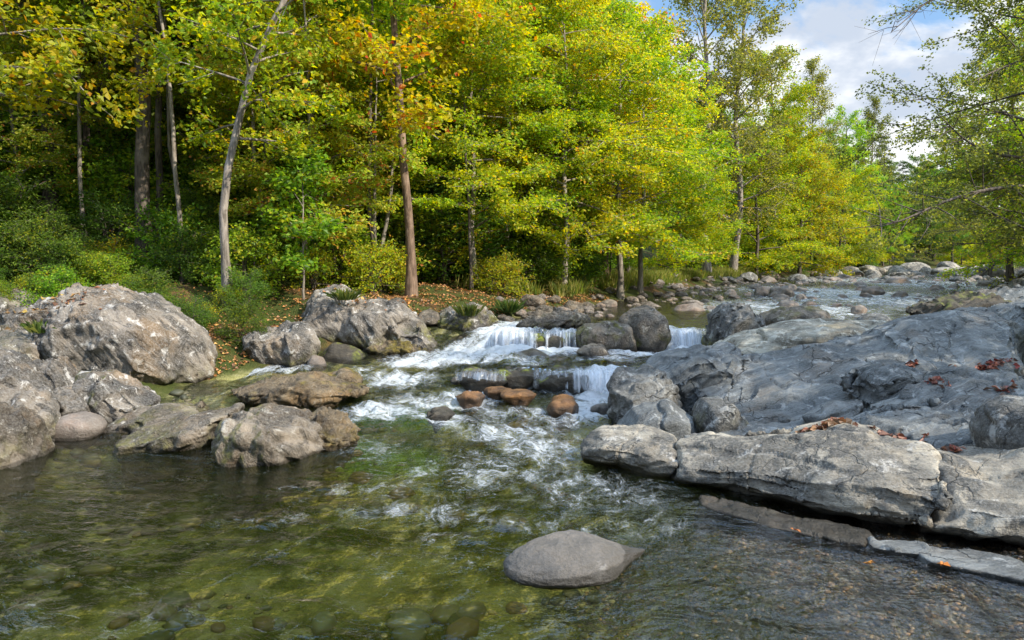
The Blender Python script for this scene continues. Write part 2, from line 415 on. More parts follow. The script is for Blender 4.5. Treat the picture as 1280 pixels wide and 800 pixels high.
def build_water():
    def rows(y):
        return y
    X, Y, F = fan(-4, 170, 900, 1.15, 620, 8)
    w = Wl(X, Y)
    S, T = flow_st(X, Y)
    foam = np.zeros_like(X)
    for px, py, z, hw, hh, st, sl in FOAM_GLINTS:
        c = onz(px, py, z); e = onz(px + hw, py, z); f = onz(px, py - hh, z); f2 = onz(px, py + hh, z)
        rx = abs(e[0] - c[0]); ry = .5 * abs(f[1] - f2[1])
        dx = X - c[0]; dy = Y - c[1] - 0
        dx = dx - sl * 0
        dyr = dy + sl * dx
        q = (dx / rx) ** 2 + (dyr / ry) ** 2
        foam = np.maximum(foam, st * np.clip(1.15 - q * .8, 0, 1) ** .8)
    gx = (Wl(X + .05, Y) - Wl(X - .05, Y)) / .1; gy = (Wl(X, Y + .05) - Wl(X, Y - .05)) / .1
    slope = np.sqrt(gx * gx + gy * gy)
    foam = np.maximum(foam, .42 * ss((slope - .12) / .5) * (Y < 19))
    turb = .26 + .55 * ss((X + .2) / 1.6) * ss((9 - Y) / 1.5) + .55 * ss((Y - 7.5) / 3) * (Y < 17.5) + .55 * np.clip(foam, 0, 1) + .6 * (Y > 17.5)
    turb *= np.where(Y < 7, 1, .55) + np.where(Y < 7, 0, .45) * ss(np.minimum(dL(X, Y) - .1, dR(X, Y) + .4) / 2.2)
    st = np.stack([T, S * .55, np.zeros_like(S)], -1)
    amp = .012 + .085 * np.clip(foam, 0, 1) + .03 * ss((Y - 8) / 3) * (Y < 17)
    Z = w + amp * fbm(st * 1.7, 3) + amp * .6 * fbm(st * np.array([5.5, 5, 1]), 2)
    keep = ground_z(X, Y, False) < w + .45
    Fk = F[keep[F].any(1)]
    used = np.unique(Fk); re = np.zeros(len(X), int); re[used] = np.arange(len(used))
    m = mesh_np('river_water', np.stack([X, Y, Z], -1)[used], re[Fk], True, [M['water']])
    fattr(m, 'foam', foam[used]); fattr(m, 'turb', turb[used]); fattr(m, 'depth', np.clip(w - ground_z(X, Y), 0, 2)[used])
    uvl = m.uv_layers.new(name='flow')
    UV = np.stack([T, S], -1)[used][re[Fk].ravel()]
    uvl.data.foreach_set('uv', UV.astype(np.float32).ravel())
    tag(link('river_water', m), kind='structure')
build_water()

# ------------------------------------------------------------------ rocks
def hulls_to_mesh(hulls, voxel):
    bm = bmesh.new()
    for pts in hulls:
        vs = [bm.verts.new(Vector(p)) for p in pts]
        r = bmesh.ops.convex_hull(bm, input=vs)
        junk = [e for e in r['geom_interior'] + r['geom_unused'] if isinstance(e, bmesh.types.BMVert) and e.is_valid]
        if junk: bmesh.ops.delete(bm, geom=list(set(junk)), context='VERTS')
    m = bpy.data.meshes.new('tmp'); bm.to_mesh(m); bm.free()
    o = bpy.data.objects.new('tmp', m); COL.objects.link(o)
    md = o.modifiers.new('r', 'REMESH'); md.mode = 'VOXEL'; md.voxel_size = voxel; md.adaptivity = 0
    dg = bpy.context.evaluated_depsgraph_get(); dg.update()
    e = bpy.data.meshes.new_from_object(o.evaluated_get(dg))
    bpy.data.objects.remove(o); bpy.data.meshes.remove(m)
    V = np.empty(len(e.vertices) * 3, np.float32); e.vertices.foreach_get('co', V); V = V.reshape(-1, 3).astype(float)
    lt = np.empty(len(e.polygons), np.int32); e.polygons.foreach_get('loop_total', lt)
    lv = np.empty(len(e.loops), np.int32); e.loops.foreach_get('vertex_index', lv)
    bpy.data.meshes.remove(e)
    if (lt == 4).all(): F = lv.reshape(-1, 4)
    else:
        st = np.concatenate([[0], np.cumsum(lt)[:-1]]); F = []
        for s, k in zip(st, lt): F.append(list(lv[s:s + k]) + [lv[s]] * (4 - k)) if k < 5 else None
        F = np.array(F)
    return V, F

def edges_of(F):
    E = np.vstack([F[:, [0, 1]], F[:, [1, 2]], F[:, [2, 3]], F[:, [3, 0]]])
    E.sort(1); return np.unique(E, axis=0)

def smooth(V, E, it, lam=.5):
    n = len(V); deg = np.bincount(E.ravel(), minlength=n)[:, None]
    for _ in range(it):
        A = np.zeros_like(V)
        for k in range(3):
            A[:, k] = np.bincount(E[:, 0], V[E[:, 1], k], n) + np.bincount(E[:, 1], V[E[:, 0], k], n)
        V = V + lam * (A / np.maximum(deg, 1) - V)
    return V

def vnormals(V, F):
    a = V[F[:, 2]] - V[F[:, 0]]; b_ = V[F[:, 3]] - V[F[:, 1]]
    fn = np.cross(a, b_); n = np.zeros_like(V)
    for k in range(4):
        for j in range(3): n[:, j] += np.bincount(F[:, k], fn[:, j], len(V))
    return n / (np.linalg.norm(n, axis=1)[:, None] + 1e-12)

def rotm(rx, ry, rz):
    cx, sx, cy, sy, cz, sz = math.cos(rx), math.sin(rx), math.cos(ry), math.sin(ry), math.cos(rz), math.sin(rz)
    return np.array([[cz, -sz, 0], [sz, cz, 0], [0, 0, 1]]) @ np.array([[cy, 0, sy], [0, 1, 0], [-sy, 0, cy]]) @ np.array([[1, 0, 0], [0, cx, -sx], [0, sx, cx]])

def facets(V, seed, K, off, tilt, stretch):
    r = np.random.default_rng(900 + seed)
    S = V[r.choice(len(V), K, replace=False)]
    q = V + .10 * np.stack([fbm(V * 2.2 + seed, 2), fbm(V * 2.2 + 7 + seed, 2), fbm(V * 2.2 + 13 + seed, 2)], -1)
    A_ = q * stretch; B_ = S * stretch
    d = ((A_[:, None] - B_[None]) ** 2).sum(-1)
    o = np.argpartition(d, 1, axis=1)[:, :2]
    d2 = np.sort(np.sqrt(np.take_along_axis(d, o, 1)), 1); k = d.argmin(1)
    e = ss((d2[:, 1] - d2[:, 0]) / .045)
    tv = r.normal(size=(K, 3)) * tilt; ov = r.uniform(-off, off, K)
    return (ov[k] + ((V - S[k]) * tv[k]).sum(1)) * e - .35 * off * (1 - e)

FAC = {'left_rock': (12, .05, .05, np.array([1, 1, .45])), 'mid_rock': (9, .03, .05, np.array([1, 1, .5])), 'brown_rock': (6, .02, .04, np.array([1, 1, .5])), 'rough_grey': (10, .035, .06, np.array([1, 1, 1.]))}
def rock(name, label, hulls, mat, voxel=.04, sm=6, seed=1, big=.12, bs=.8, mid=.05, ms=2.5, fine=.012, fs=9, groove=None, cut=0.0,
         moss=None, wet=.1, cat='rock', group=None, terr=0.0, fac=None, tdir=(0, 0, 1), tstep=.22):
    V, F = hulls_to_mesh(hulls, voxel)
    E = edges_of(F)
    V = smooth(V, E, sm)
    n = vnormals(V, F); so = seed * 13.7
    if terr:   # stepped bedding planes: weathered layers standing proud of each other
        td = np.array(tdir, float); td /= np.linalg.norm(td)
        h = (V @ td + .10 * fbm(V * .9 + so, 3)) / tstep
        fr = h - np.floor(h); lay = np.sin(np.floor(h) * 12.9898 + seed) * 43758.5453; lay = lay - np.floor(lay)
        edge = np.minimum(fr, 1 - fr)
        V = V + n * (terr * ((lay - .5) * ss(edge / .12) - .55 * ss((.10 - edge) / .10)))[:, None]
        n = vnormals(V, F)
    d = big * fbm(V * bs + so, 3) + mid * ridged(V * ms + so, 2, .4) * .45
    V = V + n * d[:, None]
    if fac is None and mat in FAC: fac = FAC[mat]
    if fac:
        V = V + vnormals(V, F) * facets(V, seed, *fac)[:, None]
        V = smooth(V, E, 1)
    if groove:
        rx, ry, rz, sa, sl, amp = groove
        q = V @ rotm(rad(rx), rad(ry), rad(rz))
        q = q + .12 * np.stack([fbm(V * 1.7 + so, 2), fbm(V * 1.7 + 5 + so, 2), fbm(V * 1.7 + 9 + so, 2)], -1)
        q = q * np.array([sa * 1.5, sa * 1.5, sl * .5])
        V = V + vnormals(V, F) * (-1.5 * amp * ridged(q + so, 2, .4))[:, None]
    n = vnormals(V, F)
    V = V + n * (fine * fbm(V * fs + so, 3))[:, None]
    if cut:   # a few clean joints cut into the surface
        w = np.abs(fbm(V * np.array([.9, .9, .5]) + so * 2, 2))
        V = V - n * (cut * ss((.035 - w) / .035))[:, None]
    n = vnormals(V, F)
    wl = Wl(V[:, 0], V[:, 1])
    hgt = V[:, 2] - wl
    c = np.array([V[:, 0].mean(), V[:, 1].mean(), V[:, 2].min()])
    m = mesh_np(name, V - c, F, True, [M[mat]])
    if wet: fattr(m, 'wet', ss((wet - hgt) / wet) * 1.0)
    if moss:
        kind, amt = moss
        nz = fbm(V * 1.6 + so, 3)
        if kind == 'top': f = ss((n[:, 2] - .3) / .5) * ss((nz + .1) / .35)
        elif kind == 'low': f = ss((.45 - hgt) / .4) * ss((nz + .25) / .3)
        elif kind == 'left': f = ss((-n[:, 0] + .1) / .5) * ss((nz + .25) / .35)
        else: f = ss((nz + .15) / .35)
        fattr(m, 'moss', f * amt)
    return tag(link(name, m, None, c), label, cat, group)

def blob(outline, D, thick, under=.25, lean=0.0, over=False):
    """hull points of a boulder: its outline in elevation at distance D with real depth in front and behind"""
    O = np.array([at(x, y, D) for x, y in outline])
    c = O.mean(0); zmin = O[:, 2].min()
    pts = list(O)
    for k, (f, dy) in enumerate(((.80, -.32), (.50, -.5), (.84, .38), (.5, .6))):
        Q = c + (O - c) * f
        Q[:, 1] += dy * thick + lean * (Q[:, 2] - zmin)
        if dy < 0: Q[:, 2] -= .06 * (O[:, 2].max() - zmin) * 0 + (c[2] - zmin) * .10 * -dy
        pts += list(Q)
    base = [p.copy() for p in pts if p[2] < zmin + .35 * (c[2] - zmin) and not (over and p[1] < D + .05 * thick)]
    for p in base: p[2] = zmin - under
    return pts + base

def loft(stations):
    return [list(a) + list(b_) for a, b_ in zip(stations[:-1], stations[1:])]

# --- left bank cluster
rock('boulder', 'biggest grooved grey boulder with brown shaded underside and leaf litter on its top', [
    blob([(92, 372), (130, 357), (172, 362), (205, 388), (240, 410), (254, 440), (255, 470), (228, 494), (190, 494), (120, 474), (75, 450), (50, 410)], 13.0, 2.4, .25, 0, True),
    blob([(20, 385), (60, 372), (110, 360), (140, 380), (130, 440), (60, 445), (20, 430)], 14.0, 1.8)],
    'left_rock', .04, 5, 3, .16, .7, .06, 2.0, .016, 9, (24, -32, 0, 3.2, .7, .045), cut=.03, moss=('low', .25), wet=.12)
rock('boulder', 'brown weathered shelf of rock carrying orange leaves beside the biggest boulder', [
    blob([(-40, 400), (10, 408), (50, 415), (72, 430), (72, 452), (30, 462), (-40, 465)], 12.2, 1.6)],
    'left_rock', .04, 5, 5, .12, .8, .06, 2.2, .015, 9, (24, -20, 0, 3.0, .7, .04), moss=('all', .15))
rock('boulder', 'small dark rock half buried under the trees behind the leafy shelf', [
    blob([(-30, 372), (20, 362), (52, 375), (60, 398), (10, 405), (-30, 400)], 15.5, 1.4)],
    'left_rock', .05, 5, 6, .12, .8, .06, 2.2, .015, 9, (24, -20, 0, 3.0, .7, .04), moss=('all', .3))
rock('slab_rock', 'long tilted pale slab sloping down into the pool at the picture edge', [
    blob([(-60, 425), (0, 436), (30, 470), (62, 505), (72, 522), (40, 532), (-10, 520), (-60, 500)], 9.6, 1.0)],
    'left_rock', .028, 2, 8, .06, .9, .015, 2.5, .012, 10, (0, 42, 0, 3.2, .5, .028), cut=.03, moss=('low', .4), wet=.15)
rock('wedge_rock', 'split upright wedge of pale rock between tilted slab and biggest boulder', [
    blob([(32, 460), (48, 452), (70, 485), (62, 500), (45, 492)], 10.9, .6), blob([(58, 452), (72, 442), (100, 488), (88, 500), (70, 480)], 11.1, .7)],
    'left_rock', .024, 2, 9, .03, 1, .012, 3, .010, 10, (0, 40, 0, 4, .6, .016), moss=('low', .5))
rock('wedge_rock', 'pointed wedge of mossy pale rock leaning beneath the biggest boulder', [
    blob([(92, 475), (100, 462), (128, 462), (165, 488), (192, 506), (180, 518), (140, 522), (105, 512)], 10.7, 1.1),
    blob([(112, 470), (125, 466), (180, 510), (170, 520), (135, 520), (110, 500)], 10.4, .6)],
    'left_rock', .025, 2, 10, .04, 1, .012, 3, .010, 10, (0, 45, 10, 3.6, .6, .02), cut=.02, moss=('left', .7), wet=.12)
rock('rounded_rock', 'small rounded mossy rock wedged in front of the pale wedges', [
    blob([(64, 495), (72, 485), (95, 488), (114, 505), (112, 520), (80, 520), (66, 508)], 10.1, .6)],
    'left_rock', .025, 5, 11, .04, 1.2, .03, 3, .01, 10, (0, 45, 0, 4, 1, .02), moss=('left', .6))
rock('river_stone', 'smooth flat pinkish oval stone at the water edge below the wedges', [
    blob([(62, 535), (75, 520), (95, 516), (120, 522), (131, 534), (110, 541), (75, 541)], 9.75, .55)],
    'cobble', .022, 12, 12, .02, 1, .0, 3, .003, 10, wet=.06)
rock('fluted_rock', 'fluted brownish rock rising from the pool at the left picture edge', [
    blob([(-60, 480), (0, 508), (22, 535), (32, 570), (36, 598), (0, 608), (-60, 610)], 8.35, 1.1)],
    'mid_rock', .026, 3, 13, .06, 1, .015, 3, .012, 11, (0, 25, 0, 4, .4, .035), moss=('low', .3), wet=.1)
# --- rock standing in the pool
rock('pool_rock', 'grey grooved rock with blunt front standing in the pool', [
    blob([(262, 535), (285, 512), (330, 502), (375, 512), (400, 535), (410, 562), (375, 575), (320, 586), (280, 588), (266, 570)], 8.9, 1.5)],
    'mid_rock', .026, 3, 15, .08, .9, .015, 2.4, .012, 10, (48, 14, -25, 2.8, .4, .04), cut=.02, moss=('left', .6), wet=.1)
rock('pool_ledge', 'low sloping ledge of streaked rock trailing behind the pool rock', [
    blob([(150, 545), (190, 528), (250, 515), (300, 510), (290, 540), (230, 565), (165, 572)], 9.6, 1.6),
    blob([(120, 530), (165, 512), (205, 502), (250, 510), (230, 535), (150, 545)], 10.4, 1.3)],
    'mid_rock', .028, 3, 16, .05, 1, .015, 2.4, .012, 10, (80, 10, -50, 3.6, .4, .03), moss=('low', .5), wet=.12)
rock('grooved_rock', 'brown root-like grooved rock tapering into the pool beside the blunt grey rock', [
    blob([(375, 520), (400, 508), (425, 520), (452, 545), (430, 556), (395, 562), (378, 550)], 9.4, 1.0)],
    'brown_rock', .025, 4, 17, .05, 1, .04, 3, .012, 12, (20, 40, 0, 6, .9, .05), moss=('all', .4), wet=.12)
rock('flat_ledge', 'low brown mossy ledge awash between the pool rock and the bank', [
    blob([(285, 488), (340, 472), (390, 466), (440, 476), (462, 488), (420, 497), (340, 499)], 11.9, 1.4, .3)],
    'brown_rock', .03, 5, 18, .06, 1, .05, 2.6, .014, 11, (80, 10, -60, 5, 1, .04), moss=('top', .6), wet=.1)
rock('flat_ledge', 'small mossy hump at the end of the low brown ledge', [
    blob([(408, 470), (430, 459), (448, 466), (455, 476), (425, 480)], 12.6, .6, .3)],
    'brown_rock', .03, 5, 19, .04, 1, .04, 2.6, .014, 11, moss=('top', .9))
# --- bank outcrops
rock('outcrop', 'rounded grey outcrop undercut by dark shade at the foot of the pale trunk', [
    blob([(300, 425), (320, 412), (352, 405), (385, 410), (398, 428), (395, 445), (372, 455), (330, 452), (305, 442)], 14.6, 1.3)],
    'left_rock', .035, 4, 21, .09, .9, .05, 2.3, .014, 9, (20, -20, 0, 3.5, .7, .04), cut=.03, moss=('low', .5))
rock('river_stone', 'small smooth round stone sitting under the undercut outcrop', [
    blob([(382, 455), (390, 443), (404, 446), (410, 458), (395, 464)], 14.2, .35)], 'cobble', .025, 8, 22, .02, 1, 0, 2, .004, 9)
rock('outcrop', 'largest bank outcrop of fluted grey rock sloping to the chute with yellow moss', [
    blob([(375, 400), (392, 362), (425, 353), (455, 368), (470, 400), (468, 430), (430, 440), (385, 430)], 16.6, 2.0),
    blob([(420, 365), (470, 372), (520, 390), (535, 415), (528, 440), (480, 445), (430, 430)], 16.4, 1.8),
    blob([(500, 400), (525, 398), (548, 425), (552, 440), (505, 446)], 16.2, 1.2)],
    'left_rock', .04, 3, 23, .16, .7, .04, 2.0, .018, 8, (24, -30, 0, 2.6, .4, .032), cut=.05, moss=('low', .75), wet=.15)
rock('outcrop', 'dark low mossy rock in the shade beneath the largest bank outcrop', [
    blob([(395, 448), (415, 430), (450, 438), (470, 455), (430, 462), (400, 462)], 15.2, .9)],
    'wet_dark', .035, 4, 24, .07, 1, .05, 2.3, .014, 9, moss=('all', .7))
rock('grooved_rock', 'brown root-like rock with drooping moss at the foot of the bank outcrop', [
    blob([(455, 430), (500, 422), (540, 438), (548, 448), (480, 455), (455, 450)], 15.6, .9)],
    'brown_rock', .03, 4, 25, .06, 1, .05, 2.6, .016, 11, (20, 50, 0, 5, .9, .06), moss=('all', .7))
rock('outcrop', 'moss-edged bank outcrop above the top of the white chute', [
    blob([(540, 398), (560, 382), (592, 378), (615, 392), (622, 410), (600, 428), (560, 428), (542, 415)], 17.6, 1.6)],
    'left_rock', .04, 4, 26, .10, .9, .06, 2.2, .016, 9, (20, 40, 0, 3.5, .7, .05), cut=.04, moss=('low', .9))
rock('grooved_rock', 'low moss-covered brown rock beside the white chute', [
    blob([(540, 430), (580, 418), (604, 428), (598, 440), (550, 442)], 16.6, .9)],
    'brown_rock', .03, 4, 27, .05, 1, .05, 2.6, .016, 11, moss=('all', .9))
rock('river_rock', 'long ribbed grey rock lying above the upper fall', [
    blob([(640, 408), (655, 395), (700, 387), (735, 392), (742, 404), (700, 412), (650, 416)], 17.0, 1.1)],
    'mid_rock', .035, 4, 28, .06, 1, .05, 2.4, .014, 9, (10, 30, 0, 4, .6, .05), moss=('low', .3))
rock('river_rock', 'squat brown block between the two upper falls', [
    blob([(716, 420), (730, 404), (770, 402), (792, 410), (796, 432), (760, 438), (722, 436)], 15.6, 1.1)],
    'mid_rock', .03, 4, 29, .08, 1, .05, 2.4, .014, 9, cut=.04, moss=('left', .7), wet=.15)
rock('river_rock', 'taller grey block draped with yellow moss beside the squat brown block', [
    blob([(775, 400), (790, 384), (815, 381), (834, 396), (841, 425), (820, 437), (790, 437)], 15.9, 1.2)],
    'mid_rock', .03, 4, 30, .08, 1, .05, 2.4, .014, 9, cut=.04, moss=('low', 1.0), wet=.12)
rock('river_rock', 'small rough grey rock at the foot of the squat brown block', [
    blob([(718, 440), (730, 430), (755, 432), (763, 443), (740, 446)], 14.5, .6)], 'mid_rock', .025, 4, 31, .05, 1.2, .04, 3, .012, 10)
rock('river_rock', 'grey knobbly boulder beside the narrow fall with moss on its foot', [
    blob([(874, 420), (885, 390), (905, 377), (935, 381), (958, 400), (960, 425), (920, 438), (880, 438)], 15.0, 1.4)],
    'rough_grey', .03, 4, 32, .12, 1, .07, 2.2, .016, 9, (0, 30, 0, 2.8, .8, .05), cut=.05, moss=('low', .8))
rock('river_rock', 'brown mossy-topped rock behind the knobbly boulder', [
    blob([(950, 400), (970, 388), (1000, 384), (1030, 392), (1035, 412), (960, 418)], 16.5, 1.3)],
    'mid_rock', .035, 4, 33, .08, 1, .06, 2.4, .014, 9, moss=('top', .5))
rock('river_ledge', 'pale layered ledge with a dark mossy seam beside the upper stream', [
    blob([(885, 440), (915, 425), (985, 405), (1060, 398), (1125, 402), (1120, 430), (1040, 448), (930, 452)], 13.2, 1.8)],
    'pale_ledge', .032, 4, 34, .07, 1, .04, 2.4, .012, 9, cut=.03, moss=('low', .3), terr=.09, tdir=(.05, -.1, 1), tstep=.26, wet=0)
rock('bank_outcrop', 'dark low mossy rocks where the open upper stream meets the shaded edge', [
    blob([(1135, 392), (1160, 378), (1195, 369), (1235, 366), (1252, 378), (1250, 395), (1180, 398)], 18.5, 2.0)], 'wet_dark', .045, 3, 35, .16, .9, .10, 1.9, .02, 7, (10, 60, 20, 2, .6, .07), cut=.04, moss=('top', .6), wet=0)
rock('bank_outcrop', 'grey ledge rock rising on the shaded stream edge past the ridge crest', [
    blob([(1165, 400), (1185, 378), (1225, 372), (1255, 360), (1300, 352), (1310, 405), (1200, 412)], 20.0, 3.0)], 'grey_slab', .05, 3, 36, .2, .7, .08, 1.6, .02, 7, (10, 65, 20, 1.6, .5, .07), cut=.04, terr=.12, tdir=(-.3, -.2, 1), tstep=.3, wet=0, fac=(12, .08, .06, np.array([1, 1, 1.4])))
rock('bank_outcrop', 'pale grey shelf at the picture edge between the ridge slab and the shady tree', [
    blob([(1240, 425), (1252, 398), (1275, 376), (1340, 368), (1350, 440), (1270, 445)], 13.5, 2.6)], 'grey_slab', .04, 4, 37, .12, .8, .06, 1.8, .015, 8, (10, 65, 20, 1.8, .5, .05), cut=.04, terr=.10, tdir=(-.3, -.2, 1), tstep=.22, wet=0)
# --- stones in the rapids
st = [
 ('wet rounded brown stone splitting the upper fall', [(636, 440), (645, 429), (668, 428), (684, 436), (680, 444), (650, 446)], 14.7, .6, 'cobble', .2),
 ('flat dark brown stone below the upper fall', [(675, 446), (688, 437), (705, 440), (714, 447), (695, 451)], 14.2, .5, 'cobble', 0),
 ('mossy brown stone awash in the middle of the rapids', [(562, 473), (575, 460), (600, 457), (630, 465), (635, 474), (600, 479)], 12.6, .7, 'wet_dark', .9),
 ('rusty red stone low in the rapids beside two orange ones', [(566, 488), (578, 478), (596, 479), (606, 487), (590, 493)], 11.7, .45, 'orange_stone', 0),
 ('small orange stone above the long orange stone', [(606, 482), (615, 475), (630, 474), (637, 481), (620, 486)], 12.0, .4, 'orange_stone', .2),
 ('long smooth orange stone lying in the rapids', [(624, 487), (635, 477), (660, 476), (672, 484), (650, 491)], 11.6, .5, 'orange_stone', 0),
 ('upright bright orange stone below the mossy lip', [(684, 505), (690, 488), (706, 485), (718, 497), (715, 508), (695, 510)], 11.1, .45, 'orange_stone', 0),
 ('dark brown stone half hidden by the lower fall', [(735, 505), (742, 496), (755, 497), (760, 505), (745, 509)], 11.2, .3, 'cobble', 0),
 ('dark submerged stone making a bulge in the rapids', [(525, 514), (540, 506), (560, 507), (570, 514), (545, 519)], 10.6, .5, 'wet_dark', .3),
 ('thin rust-coloured stone in the foam below the tall block', [(752, 445), (768, 440), (790, 442), (795, 446), (770, 449)], 14.6, .5, 'orange_stone', 0),
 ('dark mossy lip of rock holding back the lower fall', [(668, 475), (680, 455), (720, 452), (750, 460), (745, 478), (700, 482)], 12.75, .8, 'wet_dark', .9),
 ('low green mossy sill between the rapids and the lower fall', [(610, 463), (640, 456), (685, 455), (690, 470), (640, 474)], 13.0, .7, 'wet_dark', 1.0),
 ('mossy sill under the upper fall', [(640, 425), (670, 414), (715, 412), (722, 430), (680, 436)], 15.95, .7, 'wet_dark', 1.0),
]
for k, (lab, ol, D, th, mt, ms) in enumerate(st):
    yb = max(y for x, y in ol); fl = .6 if mt in ('orange_stone', 'cobble') else .8
    rock('river_stone', lab, [[p - np.array([0, 0, .07 if mt in ('orange_stone', 'cobble') else .02]) for p in blob([(x, yb + (y - yb) * fl) for x, y in ol], D, th * 1.1, .25)]], mt, .022, 5, 40 + k, .09, 1.6, .03, 3.2, .008, 11, fac=(7, .02, .10, np.array([1, 1, 1.])), moss=('top', ms) if ms else None, wet=.24, cat='stone')

# --- the right hand outcrop: each block between joints is a rock of its own
def A(*a): return [at(*p) for p in a]
def Z(px, py, z): return onz(px, py, z)
rock('ridge_slab', 'huge smooth blue-grey slab rising to a crest behind the pale log-shaped rocks', loft([
    A((850, 470, 11.3), (895, 452, 11.8), (905, 540, 9.6), (930, 560, 9.9), (900, 520, 12.5)),
    A((930, 440, 11.4), (965, 440, 12.2), (940, 560, 9.3), (960, 590, 9.5), (990, 500, 13.0)),
    A((1060, 414, 11.6), (1090, 408, 12.4), (1050, 560, 8.9), (1080, 600, 9.4), (1090, 500, 13.4)),
    A((1180, 380, 11.8), (1215, 384, 12.8), (1160, 505, 9.8), (1180, 580, 9.6), (1220, 500, 13.6)),
    A((1268, 398, 11.6), (1285, 420, 12.4), (1275, 470, 10.0), (1290, 560, 10.0), (1300, 500, 13.0))]),
    'grey_slab', .035, 9, 51, .13, .75, .035, 1.4, .008, 7, (10, 65, 20, 1.1, .35, .05), cut=.05, wet=0, terr=.045, tdir=(-.55, -.15, .8), tstep=.34, fac=(6, .04, .03, np.array([1, 1, 1.])))
rock('rough_block', 'rough blue-grey block behind the lichen-spotted chunks at the outcrop end', [
    blob([(798, 470), (830, 445), (872, 433), (915, 428), (938, 452), (925, 500), (860, 520), (810, 505)], 11.6, 1.6)],
    'grey_slab', .03, 4, 52, .10, 1, .05, 2.2, .012, 9, (0, 70, 10, 2.6, .8, .035), cut=.04, terr=.05, tdir=(-.4, -.3, 1), wet=0, fac=(14, .05, .07, np.array([1, 1, 1.])))
rock('rough_block', 'brown lichen-crusted end block facing the lower fall', [
    blob([(756, 515), (758, 482), (778, 462), (820, 458), (850, 480), (860, 515), (830, 540), (780, 545)], 10.6, 1.3)],
    'rough_grey', .028, 4, 53, .08, 1, .05, 2.4, .014, 9, (0, 60, 0, 3, .9, .035), cut=.03)
rock('rough_block', 'pale greenish cracked block low between the end block and the pale log rocks', [
    blob([(770, 535), (790, 508), (835, 500), (868, 520), (872, 550), (830, 560), (775, 555)], 9.85, .9)],
    'grey_slab', .025, 4, 54, .06, 1, .04, 2.6, .012, 9, cut=.05)
rock('rough_block', 'pale lichen-spotted triangular block with a mossy hollow', [
    blob([(866, 520), (878, 496), (905, 494), (945, 540), (930, 562), (880, 562)], 9.7, .9)],
    'rough_grey', .025, 4, 55, .06, 1, .03, 2.6, .010, 10, cut=.03, moss=('all', .25))
rock('rock_shelf', 'broad low floor of smooth grey rock between the smooth ridge and the pale log rocks', [
    A((850, 540, 9.2), (960, 520, 9.6), (1080, 520, 9.4), (1300, 520, 8.6), (1300, 600, 6.9), (1100, 575, 7.7), (960, 562, 8.2), (860, 562, 8.8)) + A((850, 600, 9.2), (960, 600, 9.6), (1300, 620, 8.6), (1300, 700, 6.9), (960, 640, 8.2))],
    'grey_slab', .035, 5, 59, .06, .9, .04, 2.0, .010, 8, (10, 70, 25, 2.0, .5, .03), cut=.03, terr=.06, tdir=(-.3, -.25, 1), tstep=.14, wet=0)
shelf = [
 ('dark rounded shelf with two worn steps on the smooth grey slab', [(1062, 485), (1075, 462), (1110, 455), (1150, 462), (1140, 490), (1075, 505)], 9.5, .9),
 ('long layered shelf running across the outcrop under red leaves', [(1080, 520), (1130, 480), (1200, 468), (1290, 470), (1300, 510), (1200, 520), (1090, 540)], 9.0, 1.4),
 ('lower tilted shelf with splitting layers behind the pale log rocks', [(1060, 545), (1085, 518), (1150, 505), (1230, 505), (1290, 512), (1290, 555), (1180, 570), (1080, 560)], 8.2, 1.2),
 ('pale broad flake of rock beside the leaf-filled crack', [(1100, 560), (1140, 530), (1200, 522), (1250, 530), (1240, 570), (1150, 580)], 7.7, .9),
]
for k, (lab, ol, D, th) in enumerate(shelf):
    rock('rock_shelf', lab, [blob(ol, D, th, .5)], 'grey_slab', .026, 5, 60 + k, .07, .9, .04, 2.2, .010, 9, (10, 70, 25, 2.2, .5, .03), cut=.03, terr=.10, tdir=(-.38, -.25, 1), tstep=.15, wet=0, fac=(14, .045, .06, np.array([1, 1, 1.6])))
flake = [
 ('thin flake of rock tilted above the long layered shelf', [(1085, 508), (1150, 482), (1235, 478), (1228, 493), (1140, 507), (1092, 518)], 8.95, .6),
 ('thin pale flake under the scattered rust leaves', [(1150, 517), (1210, 496), (1300, 490), (1300, 508), (1200, 522)], 8.5, .6),
 ('small stacked flake below the two worn steps', [(1058, 532), (1110, 512), (1165, 512), (1152, 530), (1085, 544)], 8.6, .5),
 ('narrow flake leading up to the rounded lichen-grey rock', [(1188, 547), (1240, 522), (1300, 516), (1300, 540), (1215, 557)], 7.55, .5),
 ('thin flake lying along the shelf crack of dark red leaves', [(1100, 552), (1150, 536), (1205, 536), (1192, 556), (1120, 567)], 7.9, .45),
 ('short flake standing against the foot of the smooth slab', [(1000, 520), (1040, 500), (1075, 502), (1070, 520), (1020, 532)], 9.2, .4),
]
for k, (lab, ol, D, th) in enumerate(flake):
    rock('rock_flake', lab, [blob(ol, D, th, .3)], 'shelf_light', .022, 2, 90 + k, .05, 1.1, .02, 2.4, .008, 10, cut=.02, terr=.07, tdir=(-.42, -.2, 1), tstep=.09, wet=0, fac=(8, .025, .05, np.array([1, 1, 1.5])))
rock('rounded_rock', 'rounded lichen-grey rock perched at the picture edge above the pale log rocks', [
    blob([(1235, 545), (1250, 515), (1280, 495), (1330, 500), (1330, 580), (1260, 578)], 6.9, .8)],
    'rough_grey', .024, 5, 66, .05, 1, .03, 2.4, .010, 10, wet=0)
def logst(px, top, ybase, zb, dtop, back=.9, belly=.1):
    b_ = onz(px, ybase, zb); D = b_[1]
    t = at(px, top, D + dtop)
    return [b_ + np.array([0, .30, -.10]), b_ + np.array([0, 0, .06]), b_ * .45 + np.array([t[0], D - belly, t[2]]) * .55, t + np.array([0, -.22, -.09]), t, t + np.array([.25, back, -.12]), b_ + np.array([.3, back + .7, -.35])]
